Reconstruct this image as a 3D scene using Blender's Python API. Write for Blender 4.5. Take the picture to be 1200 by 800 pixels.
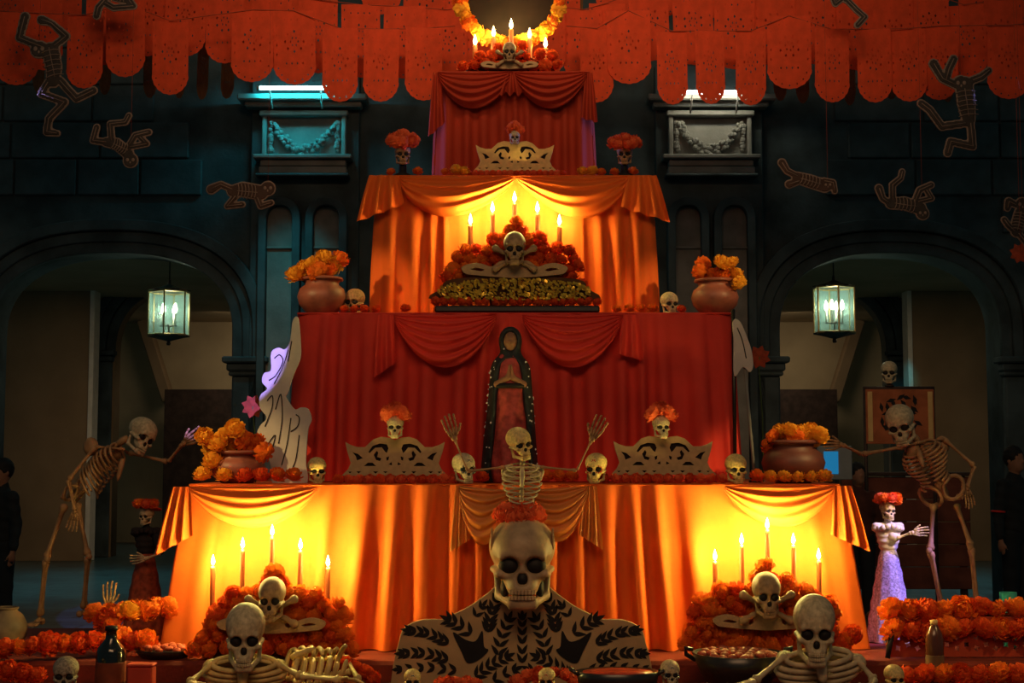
import bpy, math, random
import numpy as np
from mathutils import Vector, Matrix

for o in list(bpy.data.objects):
    bpy.data.objects.remove(o)
scn = bpy.context.scene
COL = scn.collection
V = Vector
PI = math.pi
random.seed(7)

# ------------------------------------------------------------------ camera
F = 1700.0                      # focal length in pixels of the 1200x800 frame
TILT = math.atan(140.0 / F)     # looking slightly up, horizon at row 540
CZ = 1.6
cam = bpy.data.cameras.new('camera')
cam.sensor_width = 36.0
cam.lens = 36.0 * F / 1200.0
cam.clip_end = 200
camo = bpy.data.objects.new('camera', cam)
camo.location = (0, 0, CZ)
camo.rotation_euler = (PI / 2 + TILT, 0, 0)
COL.objects.link(camo)
scn.camera = camo

# ------------------------------------------------------------------ world, exposure
w = bpy.data.worlds.new('night')
scn.world = w
w.use_nodes = True
w.node_tree.nodes['Background'].inputs[0].default_value = (0.24, 0.62, 0.66, 1)
w.node_tree.nodes['Background'].inputs[1].default_value = 0.065
scn.view_settings.view_transform = 'Standard'
scn.view_settings.look = 'None'
scn.view_settings.exposure = 0.0
scn.view_settings.gamma = 1.0
scn.view_settings.use_curve_mapping = False


def lamp(name, kind, loc, color, power, parent=None, size=0.1, aim=None, spot=None, blend=0.5, size_y=None):
    l = bpy.data.lights.new(name, kind)
    l.color = color
    l.energy = power
    if kind == 'AREA':
        l.size = size
        if size_y:
            l.shape = 'RECTANGLE'
            l.size_y = size_y
    else:
        l.shadow_soft_size = size
    if kind == 'SPOT':
        l.spot_size = spot
        l.spot_blend = blend
    o = bpy.data.objects.new(name, l)
    o.location = loc
    if aim is not None:
        o.rotation_euler = (V(aim) - V(loc)).to_track_quat('-Z', 'Y').to_euler()
    if parent:
        o.parent = parent
    COL.objects.link(o)
    return o


# dim hall lighting behind the viewer (warm) and stage spots at the sides (violet, blue, warm)
lamp('hall_light', 'AREA', (0.0, 1.2, 6.2), (1.0, 0.56, 0.27), 150, size=5.0, size_y=2.0, aim=(0, 9.0, 1.6))
lamp('bunting_light', 'AREA', (0.0, 7.2, 6.6), (1.0, 0.62, 0.34), 30, size=5.0, size_y=0.5, aim=(0, 12.0, 5.2)).data.spread = math.radians(70)  # added area fill to brighten the paper banners, no real fixture
lamp('stage_spot_violet', 'SPOT', (0.6, 2.6, 4.8), (0.36, 0.27, 1.0), 6200, size=0.02, aim=(-1.76, 9.0, 2.26), spot=math.radians(5.4), blend=0.05)
lamp('stage_spot_violet', 'SPOT', (4.6, 7.2, 4.0), (0.42, 0.28, 1.0), 1500, size=0.03, aim=(2.36, 9.0, 0.98), spot=math.radians(11), blend=0.3)
lamp('stage_spot_warm', 'SPOT', (4.7, 6.0, 4.2), (1.0, 0.66, 0.36), 1500, size=0.03, aim=(2.30, 9.0, 1.2), spot=math.radians(4.6), blend=0.6)
lamp('stage_spot_blue', 'SPOT', (4.2, 11.2, 4.6), (0.25, 0.3, 1.0), 420, size=0.06, aim=(0.75, 10.4, 3.7), spot=math.radians(17), blend=0.5)
lamp('stage_spot_blue', 'SPOT', (-4.2, 11.2, 4.6), (0.4, 0.35, 1.0), 420, size=0.06, aim=(-0.72, 10.4, 3.7), spot=math.radians(17), blend=0.5)
for lx, aim_, sp_, pw_ in ((-4.8, (-1.80, 8.8, 1.72), 9, 900), (4.8, (1.76, 8.8, 1.80), 7.5, 900), (-4.8, (-1.25, 9.4, 2.86), 7, 800), (4.8, (1.38, 9.4, 2.86), 6.5, 800), (4.9, (2.75, 8.3, 0.7), 15, 300), (-4.9, (-2.3, 8.5, 0.66), 10, 160)):
    lamp('stage_spot_warm', 'SPOT', (lx, 5.2, 4.6), (1.0, 0.66, 0.24), pw_, size=0.05, aim=aim_, spot=math.radians(sp_), blend=0.8)
# light inside the arcade corridor
for sx in (-1, 1):
    lamp('corridor_light', 'AREA', (sx * 5.4, 20.0, 4.1), (1.0, 0.72, 0.45), 26, size=3.2, size_y=3.0, aim=(sx * 5.4, 20.3, 0))
    lamp('corridor_light', 'AREA', (sx * 4.2, 26.6, 4.1), (1.0, 0.80, 0.55), 26, size=2.5, size_y=1.5, aim=(sx * 4.6, 28.0, 1.5))
    lamp('courtyard_light_teal', 'AREA', (sx * 5.6, 19.0, 4.1), (0.10, 0.75, 0.85), 18, size=3.0, size_y=5.0, aim=(sx * 5.6, 19.0, 0)).data.spread = math.radians(50)  # added teal fill so the floor shows teal, no real fixture
lamp('corridor_light_teal', 'SPOT', (5.7, 21.6, 4.0), (0.06, 0.7, 0.85), 60, size=0.05, aim=(6.3, 23.6, 2.9), spot=math.radians(18), blend=1.0)   # trim_light
lamp('wall_spot_teal', 'SPOT', (-2.3, 14.2, 5.6), (0.02, 0.7, 0.8), 110, size=0.05, aim=(-2.42, 15.8, 3.3), spot=math.radians(34), blend=0.9)   # added teal fill to tint the left niches, no wall fixture


def at(px, py, Y):
    """world point seen at pixel (px,py) at depth Y"""
    dx = (px - 600.0) / F
    dv = (400.0 - py) / F
    c, s = math.cos(TILT), math.sin(TILT)
    d = V((dx, c - dv * s, s + dv * c))
    return V((0, 0, CZ)) + d * (Y / d.y)


def mp(n, Y):
    return n * Y / F


# ------------------------------------------------------------------ materials
MATS = {}


def mat(name, color, rough=0.7, var=0.0, vscale=8.0, bump=0.0, bscale=60.0, metallic=0.0, spec=0.3,
        translucent=0.0, emit=None, emit_s=0.0, sheen=0.0, color2=None):
    if name in MATS:
        return MATS[name]
    m = bpy.data.materials.new(name)
    m.use_nodes = True
    nt = m.node_tree
    b = nt.nodes['Principled BSDF']
    out = nt.nodes['Material Output']
    b.inputs['Base Color'].default_value = (*color, 1)
    b.inputs['Roughness'].default_value = rough
    b.inputs['Metallic'].default_value = metallic
    b.inputs['Specular IOR Level'].default_value = spec
    if sheen:
        b.inputs['Sheen Weight'].default_value = sheen
    tc = nt.nodes.new('ShaderNodeTexCoord')
    colout = None
    if var > 0 or color2:
        n = nt.nodes.new('ShaderNodeTexNoise')
        n.inputs['Scale'].default_value = vscale
        n.inputs['Detail'].default_value = 4
        nt.links.new(tc.outputs['Object'], n.inputs['Vector'])
        r = nt.nodes.new('ShaderNodeValToRGB')
        c2 = color2 or tuple(max(0, c * (1 - var)) for c in color)
        r.color_ramp.elements[0].position = 0.35
        r.color_ramp.elements[1].position = 0.65
        r.color_ramp.elements[0].color = (*c2, 1)
        r.color_ramp.elements[1].color = (*[min(1, c * (1 + var * 0.4)) for c in color], 1)
        nt.links.new(n.outputs['Fac'], r.inputs['Fac'])
        nt.links.new(r.outputs['Color'], b.inputs['Base Color'])
        colout = r.outputs['Color']
    if bump > 0:
        n2 = nt.nodes.new('ShaderNodeTexNoise')
        n2.inputs['Scale'].default_value = bscale
        n2.inputs['Detail'].default_value = 3
        nt.links.new(tc.outputs['Object'], n2.inputs['Vector'])
        bp = nt.nodes.new('ShaderNodeBump')
        bp.inputs['Strength'].default_value = bump
        bp.inputs['Distance'].default_value = 0.01
        nt.links.new(n2.outputs['Fac'], bp.inputs['Height'])
        nt.links.new(bp.outputs['Normal'], b.inputs['Normal'])
    if emit:
        b.inputs['Emission Color'].default_value = (*emit, 1)
        b.inputs['Emission Strength'].default_value = emit_s
    if translucent > 0:
        t = nt.nodes.new('ShaderNodeBsdfTranslucent')
        t.inputs['Color'].default_value = (*color, 1)
        if colout:
            nt.links.new(colout, t.inputs['Color'])
        mx = nt.nodes.new('ShaderNodeMixShader')
        mx.inputs[0].default_value = translucent
        nt.links.new(b.outputs[0], mx.inputs[1])
        nt.links.new(t.outputs[0], mx.inputs[2])
        nt.links.new(mx.outputs[0], out.inputs['Surface'])
    MATS[name] = m
    return m


CLOTH = mat('saffron_cloth', (0.86, 0.155, 0.022), 0.7, var=0.12, vscale=3, bump=0.12, bscale=220, spec=0.15, translucent=0.03)
CLOTH_R = mat('scarlet_cloth', (0.80, 0.062, 0.042), 0.7, var=0.15, vscale=3, bump=0.12, bscale=220, spec=0.15, translucent=0.1)
CLOTH_B = mat('brick_cloth', (0.46, 0.048, 0.020), 0.7, var=0.15, vscale=3, bump=0.12, bscale=220, spec=0.15, translucent=0.1)
SATIN = mat('pale_satin', (0.72, 0.24, 0.05), 0.4, var=0.1, vscale=5, bump=0.08, bscale=200, translucent=0.1)
BONE = mat('bone_plastic', (0.58, 0.46, 0.27), 0.55, var=0.3, vscale=14, bump=0.15, bscale=70)
BONE_O = mat('old_bone_plastic', (0.46, 0.25, 0.11), 0.55, var=0.35, vscale=16, bump=0.2, bscale=70)
BONE_Y = mat('yellowed_bone', (0.78, 0.56, 0.2), 0.5, var=0.3, vscale=14, bump=0.15, bscale=70)
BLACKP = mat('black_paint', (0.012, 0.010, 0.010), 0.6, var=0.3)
FL_O = mat('marigold_orange', (0.95, 0.20, 0.014), 0.8, var=0.25, vscale=22, translucent=0.3)
FL_D = mat('marigold_deep', (0.85, 0.105, 0.014), 0.8, var=0.25, vscale=22, translucent=0.3)
FL_Y = mat('marigold_yellow', (0.98, 0.44, 0.03), 0.8, var=0.2, vscale=22, translucent=0.3)
FL_R = mat('crepe_coral', (0.95, 0.17, 0.055), 0.8, var=0.2, vscale=22, translucent=0.25)
STONE = mat('dark_stone', (0.062, 0.088, 0.094), 0.85, var=0.45, vscale=2.5, bump=0.4, bscale=24)
STONE_L = mat('carved_stone', (0.22, 0.22, 0.20), 0.85, var=0.25, vscale=4, bump=0.3, bscale=40)
PLASTER = mat('ochre_plaster', (0.30, 0.20, 0.11), 0.9, var=0.2, vscale=1.2, bump=0.2, bscale=14)
PLASTER_L = mat('cream_plaster', (0.50, 0.38, 0.22), 0.9, var=0.15, vscale=1.2, bump=0.15, bscale=14)
DARKWOOD = mat('dark_wood', (0.05, 0.028, 0.02), 0.6, var=0.4, vscale=9, bump=0.2)
TANBOARD = mat('tan_board', (0.50, 0.33, 0.16), 0.7, var=0.12, vscale=10, bump=0.1, bscale=120)
CREAMBOARD = mat('cream_board', (0.74, 0.48, 0.18), 0.7, var=0.12, vscale=10, bump=0.1, bscale=120)
TERRA = mat('terracotta', (0.30, 0.085, 0.05), 0.45, var=0.3, vscale=12, bump=0.15, bscale=50, spec=0.5)
BLACKCLAY = mat('black_clay', (0.02, 0.016, 0.015), 0.3, var=0.3, spec=0.6)
PAPER = mat('orange_tissue', (0.80, 0.105, 0.035), 0.85, var=0.12, vscale=4, translucent=0.5)
PAPER_T = mat('tan_tissue', (0.30, 0.17, 0.07), 0.85, var=0.2, vscale=4, translucent=0.4)
WHITEP = mat('white_paper', (0.56, 0.52, 0.47), 0.8, var=0.1, vscale=10)
METAL = mat('dark_metal', (0.06, 0.055, 0.045), 0.4, metallic=0.8, var=0.2)
GOLD = mat('gold_sequins', (1.0, 0.60, 0.07), 0.3, metallic=0.6, var=0.35, vscale=40)
STRING = mat('string', (0.30, 0.05, 0.02), 0.9, var=0.2)
WAX = mat('candle_wax', (0.34, 0.08, 0.02), 0.5, var=0.15)
FLAME = mat('flame', (1, 0.7, 0.25), 0.5, emit=(1.0, 0.72, 0.32), emit_s=14)

# ------------------------------------------------------------------ object helpers
WL = {}       # world location of every parent


def tag(o, label, cat, group=None, kind=None):
    if label:
        o['label'] = label
    if cat:
        o['category'] = cat
    if group:
        o['group'] = group
    if kind:
        o['kind'] = kind
    return o


def thing(name, label, cat, loc=(0, 0, 0), rotz=0.0, group=None, kind=None):
    o = bpy.data.objects.new(name, None)
    o.empty_display_size = 0.1
    o.location = loc
    o.rotation_euler = (0, 0, rotz)
    COL.objects.link(o)
    WL[o.name] = V(loc)
    return tag(o, label, cat, group, kind)


def mk(verts, faces, smooth=True, name='mesh'):
    me = bpy.data.meshes.new(name)
    if isinstance(verts, np.ndarray):
        verts = verts.tolist()
    if isinstance(faces, np.ndarray):
        faces = faces.tolist()
    me.from_pydata([tuple(v) for v in verts], [], faces)
    if smooth:
        me.polygons.foreach_set('use_smooth', [True] * len(me.polygons))
    me.update()
    return me


def obj(name, me, material=None, parent=None, loc=(0, 0, 0), rot=None, scale=None, world=False):
    """one mesh object; world=True: loc is a world position and the parent is unrotated"""
    o = bpy.data.objects.new(name, me)
    COL.objects.link(o)
    wl = V(loc)
    if parent is not None:
        o.parent = parent
        if world:
            loc = V(loc) - WL[parent.name]
        else:
            wl = V(loc) + WL.get(parent.name, V((0, 0, 0)))
    o.location = loc
    WL[o.name] = wl
    if rot is not None:
        o.rotation_euler = rot
    if scale is not None:
        o.scale = (scale,) * 3 if isinstance(scale, (int, float)) else scale
    if material is not None:
        if len(me.materials) == 0:
            me.materials.append(material)
        elif me.materials[0] != material:
            o.material_slots[0].link = 'OBJECT'
            o.material_slots[0].material = material
    return o


def frames(pts):
    pts = [V(p) for p in pts]
    T = []
    for i in range(len(pts)):
        a = pts[max(0, i - 1)]
        b = pts[min(len(pts) - 1, i + 1)]
        d = b - a
        T.append(d.normalized() if d.length > 1e-9 else V((0, 0, 1)))
    n = T[0].orthogonal().normalized()
    out = []
    for i, t in enumerate(T):
        n = (n - t * n.dot(t))
        n = n.normalized() if n.length > 1e-6 else t.orthogonal().normalized()
        out.append((pts[i], n, t.cross(n)))
    return out


class MB:
    def __init__(s):
        s.v = []
        s.f = []

    def add(s, vs, fs):
        k = len(s.v)
        s.v.extend([tuple(x) for x in vs])
        s.f.extend([tuple(i + k for i in f) for f in fs])
        return s

    def tube(s, pts, rad, n=8, closed=False):
        fr = frames(pts)
        if not hasattr(rad, '__len__'):
            rad = [rad] * len(fr)
        vs, fs = [], []
        for (p, a, b), r in zip(fr, rad):
            for k in range(n):
                th = 2 * PI * k / n
                vs.append(p + a * (r * math.cos(th)) + b * (r * math.sin(th)))
        m = len(fr)
        for i in range(m - 1 if not closed else m):
            j = (i + 1) % m
            for k in range(n):
                l = (k + 1) % n
                fs.append((i * n + k, i * n + l, j * n + l, j * n + k))
        if not closed:
            fs.append(tuple(range(n - 1, -1, -1)))
            fs.append(tuple(range((m - 1) * n, m * n)))
        return s.add(vs, fs)

    def box(s, c, size, rot=None, bev=0.0):
        hx, hy, hz = [d / 2 for d in size]
        c = V(c)
        R = rot or Matrix.Identity(3)
        if bev <= 0:
            vs = [c + R @ V((x * hx, y * hy, z * hz)) for z in (-1, 1) for y in (-1, 1) for x in (-1, 1)]
            fs = [(0, 2, 3, 1), (4, 5, 7, 6), (0, 1, 5, 4), (2, 6, 7, 3), (0, 4, 6, 2), (1, 3, 7, 5)]
            return s.add(vs, fs)
        b = min(bev, hx, hy, hz)
        vs, fs = [], []
        idx = {}
        for sx in (-1, 1):
            for sy in (-1, 1):
                for sz in (-1, 1):
                    for ax in range(3):
                        q = [hx - b, hy - b, hz - b]
                        q[ax] += b
                        idx[(sx, sy, sz, ax)] = len(vs)
                        vs.append(c + R @ V((sx * q[0], sy * q[1], sz * q[2])))
        for ax in range(3):
            o1, o2 = [a for a in range(3) if a != ax]
            for sg in (-1, 1):
                cyc = []
                for a1, a2 in ((-1, -1), (1, -1), (1, 1), (-1, 1)):
                    k = [0, 0, 0]
                    k[ax] = sg
                    k[o1] = a1
                    k[o2] = a2
                    cyc.append(idx[(*k, ax)])
                if (sg > 0) == (ax == 1):
                    cyc = cyc[::-1]
                fs.append(tuple(cyc))
                for a1 in (-1, 1):      # bevel strips between face ax and o1 (each pair once)
                    if ax < o1:
                        k = [0, 0, 0]
                        k[ax] = sg
                        k[o1] = a1
                        q = []
                        k[o2] = -1
                        q += [idx[(*k, ax)], idx[(*k, o1)]]
                        k[o2] = 1
                        q += [idx[(*k, o1)], idx[(*k, ax)]]
                        fs.append(tuple(q))
                    if ax < o2:
                        k = [0, 0, 0]
                        k[ax] = sg
                        k[o2] = a1
                        q = []
                        k[o1] = -1
                        q += [idx[(*k, ax)], idx[(*k, o2)]]
                        k[o1] = 1
                        q += [idx[(*k, o2)], idx[(*k, ax)]]
                        fs.append(tuple(q))
        for sx in (-1, 1):
            for sy in (-1, 1):
                for sz in (-1, 1):
                    fs.append(tuple(idx[(sx, sy, sz, a)] for a in range(3)))
        return s.add(vs, fs)

    def lathe(s, prof, n=24, c=(0, 0, 0)):
        c = V(c)
        vs, fs = [], []
        for r, z in prof:
            for k in range(n):
                th = 2 * PI * k / n
                vs.append(c + V((r * math.cos(th), r * math.sin(th), z)))
        for i in range(len(prof) - 1):
            for k in range(n):
                l = (k + 1) % n
                fs.append((i * n + k, i * n + l, (i + 1) * n + l, (i + 1) * n + k))
        fs.append(tuple(range(n - 1, -1, -1)))
        m = len(prof)
        fs.append(tuple(range((m - 1) * n, m * n)))
        return s.add(vs, fs)

    def ell(s, c, r, nu=14, nv=8, R=None):
        c = V(c)
        if not hasattr(r, '__len__'):
            r = (r, r, r)
        R = R or Matrix.Identity(3)
        vs, fs = [], []
        for i in range(1, nv):
            ph = PI * i / nv
            for k in range(nu):
                th = 2 * PI * k / nu
                vs.append(c + R @ V((r[0] * math.sin(ph) * math.cos(th), r[1] * math.sin(ph) * math.sin(th), r[2] * math.cos(ph))))
        for i in range(nv - 2):
            for k in range(nu):
                l = (k + 1) % nu
                fs.append((i * nu + k, (i + 1) * nu + k, (i + 1) * nu + l, i * nu + l))
        t = len(vs)
        vs.append(c + R @ V((0, 0, r[2])))
        vs.append(c + R @ V((0, 0, -r[2])))
        for k in range(nu):
            l = (k + 1) % nu
            fs.append((t, k, l))
            fs.append((t + 1, (nv - 2) * nu + l, (nv - 2) * nu + k))
        return s.add(vs, fs)

    def mesh(s, smooth=True):
        return mk(s.v, s.f, smooth)


def grid_mesh(P, closed_u=False):
    """P[i][j] -> points; i along u, j along v"""
    nu, nv = len(P), len(P[0])
    vs = [p for row in P for p in row]
    fs = []
    for i in range(nu if closed_u else nu - 1):
        k = (i + 1) % nu
        for j in range(nv - 1):
            fs.append((i * nv + j, k * nv + j, k * nv + j + 1, i * nv + j + 1))
    return mk(vs, fs)


def cr(pts, n=6, closed=True):
    """Catmull-Rom sampled outline"""
    out = []
    N = len(pts)
    for i in range(N if closed else N - 1):
        g = lambda k: pts[k % N] if closed else pts[min(max(k, 0), N - 1)]
        p0, p1, p2, p3 = g(i - 1), g(i), g(i + 1), g(i + 2)
        for k in range(n):
            t = k / n
            out.append(tuple(0.5 * (2 * p1[d] + (p2[d] - p0[d]) * t + (2 * p0[d] - 5 * p1[d] + 4 * p2[d] - p3[d]) * t * t
                                    + (3 * p1[d] - p0[d] - 3 * p2[d] + p3[d]) * t ** 3) for d in range(len(p1))))
    if not closed:
        out.append(tuple(pts[-1]))
    return out


def plate(loops, thick=0.01, bevel=0.0):
    """flat board in the local XZ plane from closed loops (outer + holes), facing -Y"""
    cu = bpy.data.curves.new('plate', 'CURVE')
    cu.dimensions = '2D'
    cu.fill_mode = 'BOTH'
    cu.extrude = thick / 2
    cu.bevel_depth = bevel
    cu.bevel_resolution = 1
    for lp in loops:
        sp = cu.splines.new('POLY')
        sp.points.add(len(lp) - 1)
        sp.points.foreach_set('co', [c for p in lp for c in (p[0], p[1], 0, 1)])
        sp.use_cyclic_u = True
    ob = bpy.data.objects.new('plate', cu)
    me = bpy.data.meshes.new_from_object(ob)
    bpy.data.objects.remove(ob)
    bpy.data.curves.remove(cu)
    me.transform(Matrix.Rotation(PI / 2, 4, 'X'))
    me.materials.clear()
    return me


# ------------------------------------------------------------------ signed distance modelling
def s_ell(P, c, r):
    q = [(P[i] - c[i]) / r[i] for i in range(3)]
    k0 = np.sqrt(q[0] ** 2 + q[1] ** 2 + q[2] ** 2) + 1e-9
    k1 = np.sqrt(sum((q[i] / r[i]) ** 2 for i in range(3))) + 1e-9
    return k0 * (k0 - 1) / k1


def s_cap(P, a, b, ra, rb=None):
    rb = ra if rb is None else rb
    d = [b[i] - a[i] for i in range(3)]
    L = sum(x * x for x in d) + 1e-12
    t = np.clip(sum((P[i] - a[i]) * d[i] for i in range(3)) / L, 0, 1)
    dist = np.sqrt(sum((P[i] - a[i] - t * d[i]) ** 2 for i in range(3)))
    return dist - (ra + (rb - ra) * t)


def s_box(P, c, h, r=0.0):
    q = [np.abs(P[i] - c[i]) - h[i] + r for i in range(3)]
    return np.sqrt(sum(np.maximum(x, 0) ** 2 for x in q)) + np.minimum(np.maximum(np.maximum(q[0], q[1]), q[2]), 0) - r


def smin(a, b, k):
    h = np.clip(0.5 + 0.5 * (b - a) / k, 0, 1)
    return b * (1 - h) + a * h - k * h * (1 - h)


def smax(a, b, k):
    return -smin(-a, -b, k)


def snet(f, lo, hi, n, hy=None):
    """naive surface nets of f<0"""
    lo = np.array(lo, float)
    hi = np.array(hi, float)
    h = (hi - lo).max() / n
    hs = np.array([h, hy or h, h])
    N = np.ceil((hi - lo) / hs).astype(int) + 1
    ax = [lo[i] + hs[i] * np.arange(N[i]) for i in range(3)]
    G = np.meshgrid(*ax, indexing='ij')
    D = f(G)
    ins = D < 0
    cs = [c - 1 for c in N]
    corners = [(i, j, k) for i in (0, 1) for j in (0, 1) for k in (0, 1)]
    sl = lambda A, c: A[c[0]:c[0] + cs[0], c[1]:c[1] + cs[1], c[2]:c[2] + cs[2]]
    cnt = sum(sl(ins, c).astype(int) for c in corners)
    act = (cnt > 0) & (cnt < 8)
    acc = np.zeros((*cs, 3))
    num = np.zeros(cs)
    for a in corners:
        for d in range(3):
            if a[d] == 0:
                b = list(a)
                b[d] = 1
                da, db = sl(D, a), sl(D, b)
                x = (da < 0) != (db < 0)
                t = np.where(x, da / np.where(x, da - db, 1), 0)
                for e in range(3):
                    acc[..., e] += np.where(x, a[e] + (t if e == d else 0), 0)
                num += x
    idx = -np.ones(cs, int)
    ii = np.argwhere(act)
    idx[act] = np.arange(len(ii))
    pos = lo + hs * (ii + acc[act] / num[act][:, None])
    quads = []
    for d in range(3):
        e, g = (d + 1) % 3, (d + 2) % 3
        s0 = [slice(None)] * 3
        s1 = [slice(None)] * 3
        s0[d] = slice(0, -1)
        s1[d] = slice(1, None)
        x = ins[tuple(s0)] != ins[tuple(s1)]
        q = np.argwhere(x)
        ok = (q[:, e] > 0) & (q[:, g] > 0) & (q[:, e] < cs[e]) & (q[:, g] < cs[g])
        q = q[ok]
        sg = ins[tuple(q.T)]

        def cell(de, dg):
            c = q.copy()
            c[:, e] -= de
            c[:, g] -= dg
            return idx[tuple(c.T)]
        Q = np.stack([cell(1, 1), cell(0, 1), cell(0, 0), cell(1, 0)], 1)
        Q[~sg] = Q[~sg][:, ::-1]
        quads.append(Q)
    return mk(pos, np.concatenate(quads))

# ================================================================== component library
def skull_sdf(P):
    X, Y, Z = P
    P = (np.abs(X), Y, Z)
    d = s_ell(P, (0, 0.07, 0.66), (0.355, 0.44, 0.335))
    d = smin(d, s_ell(P, (0, -0.12, 0.62), (0.29, 0.25, 0.25)), 0.08)
    d = smin(d, s_ell(P, (0, -0.17, 0.36), (0.225, 0.19, 0.24)), 0.07)
    d = smin(d, s_cap(P, (0, -0.335, 0.55), (0.2, -0.29, 0.55), 0.05), 0.05)
    d = smin(d, s_ell(P, (0.23, -0.22, 0.37), (0.075, 0.10, 0.055)), 0.05)
    d = smin(d, s_cap(P, (0.25, -0.2, 0.37), (0.315, 0.06, 0.42), 0.035), 0.04)
    d = smin(d, s_ell(P, (0, -0.28, 0.22), (0.155, 0.13, 0.115)), 0.06)
    d = smax(d, -s_ell(P, (0.27, -0.16, 0.2), (0.09, 0.17, 0.12)), 0.04)
    j = s_cap(P, (0, -0.33, 0.045), (0.10, -0.31, 0.05), 0.058)
    j = smin(j, s_cap(P, (0.10, -0.30, 0.05), (0.245, 0.0, 0.13), 0.05, 0.045), 0.04)
    j = smin(j, s_cap(P, (0.245, 0.0, 0.13), (0.27, 0.06, 0.36), 0.045, 0.035), 0.04)
    j = smin(j, s_cap(P, (0, -0.345, 0.09), (0.11, -0.31, 0.09), 0.045), 0.03)
    d = smin(d, j, 0.025)
    d = smax(d, -s_ell(P, (0.135, -0.37, 0.455), (0.108, 0.17, 0.095)), 0.03)
    d = smax(d, -s_ell(P, (0.02, -0.42, 0.315), (0.045, 0.14, 0.075)), 0.02)
    d = smax(d, -s_box(P, (0, -0.4, 0.148), (0.16, 0.16, 0.014)), 0.01)
    d = smax(d, -s_ell(P, (0, 0.1, 0.1), (0.19, 0.3, 0.22)), 0.04)
    return d


SKULL_ME = snet(skull_sdf, (-0.42, -0.48, -0.06), (0.42, 0.58, 1.06), 58)
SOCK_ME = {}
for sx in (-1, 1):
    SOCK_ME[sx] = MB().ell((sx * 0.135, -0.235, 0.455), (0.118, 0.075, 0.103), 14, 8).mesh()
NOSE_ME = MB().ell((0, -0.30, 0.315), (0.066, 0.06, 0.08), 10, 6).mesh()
_b = MB()
for k in range(-4, 5):
    a = k * 0.235
    for zc, hh in ((0.178, 0.055), (0.118, 0.05)):
        c = V((0.145 * math.sin(a) * 1.05, -0.27 - 0.14 * math.cos(a), zc))
        _b.box(c, (0.032, 0.035, hh), Matrix.Rotation(a, 3, 'Z'), 0.009)
TEETH_ME = _b.mesh(False)


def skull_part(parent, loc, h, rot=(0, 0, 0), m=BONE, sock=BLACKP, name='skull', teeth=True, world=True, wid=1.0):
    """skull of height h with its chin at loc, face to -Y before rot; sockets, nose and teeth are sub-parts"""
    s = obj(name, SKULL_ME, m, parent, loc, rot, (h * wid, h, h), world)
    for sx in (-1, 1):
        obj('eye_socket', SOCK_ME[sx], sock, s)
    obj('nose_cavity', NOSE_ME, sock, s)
    if teeth:
        obj('teeth', TEETH_ME, m, s)
    return s


# ---------------------------------------------------------------- marigold pompoms
def marigold_mesh(seed, n=80, flat=0.85):
    rnd = random.Random(seed)
    b = MB()
    b.ell((0, 0, 0), (0.72, 0.72, 0.72 * flat), 10, 6)
    for i in range(n):
        z = 1 - 2 * (i + 0.5) / n
        if z < -0.75:
            continue
        r = math.sqrt(1 - z * z)
        th = i * 2.39996 + rnd.uniform(-0.2, 0.2)
        nrm = V((r * math.cos(th), r * math.sin(th), z))
        up = V((0, 0, 1)) - nrm * z
        up = up.normalized() if up.length > 1e-3 else V((1, 0, 0))
        sd = nrm.cross(up)
        a = rnd.uniform(-0.5, 0.5)
        t1 = up * math.cos(a) + sd * math.sin(a)
        t2 = nrm.cross(t1)
        R = 0.66
        L = rnd.uniform(0.32, 0.42)
        w = rnd.uniform(0.17, 0.24)
        tip = rnd.uniform(0.86, 1.06)
        pts = []
        for (l, ww, rr) in ((-0.3, 0.6, R), (0.2, 1.0, R + (tip - R) * 0.62), (0.62, 0.75, tip)):
            for sgn in (-1, 0, 1):
                lift = 0.03 if sgn == 0 else rnd.uniform(-0.04, 0.05)
                p = nrm * (rr + lift) + t1 * (l * L) + t2 * (sgn * ww * w)
                pts.append(V((p.x, p.y, p.z * flat)))
        b.add(pts, [(0, 1, 4, 3), (1, 2, 5, 4), (3, 4, 7, 6), (4, 5, 8, 7)])
    return b.mesh(False)


MARI = [marigold_mesh(k) for k in range(4)]
FRND = random.Random(11)


def blossom(p, r, m=FL_O, parent=None, name='marigold_flower', tilt=None):
    """one pompom centred at the world point p"""
    if tilt is None:
        tilt = (FRND.uniform(0.5, 1.2), FRND.uniform(-0.4, 0.4), FRND.uniform(0, 6.28))
    return obj(name, FRND.choice(MARI), m, parent, p, tilt, r * FRND.uniform(0.94, 1.06), world=True)


def loose_marigold(px, py, Y, rpx, m, label, group=None):
    p = at(px, py, Y)
    o = blossom(p, mp(rpx, Y), m, None, 'marigold')
    return tag(o, label, 'flower', group)


# ---------------------------------------------------------------- skeleton pieces
def bone_mesh(a, b, r, n=9):
    a, b = V(a), V(b)
    prof = [(0, 0.6), (0.03, 1.7), (0.08, 1.9), (0.16, 1.15), (0.5, 0.9), (0.84, 1.15), (0.92, 1.9), (0.97, 1.7), (1, 0.6)]
    pts = [a.lerp(b, t) for t, _ in prof]
    return MB().tube(pts, [r * k for _, k in prof], n)


def W(parent, name, mb, m):
    """part whose vertices are world coordinates (parent unrotated)"""
    base = WL[parent.name]
    mb.v = [(x - base.x, y - base.y, z - base.z) for x, y, z in mb.v]
    o = obj(name, mb.mesh(), m, parent)
    return o


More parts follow.
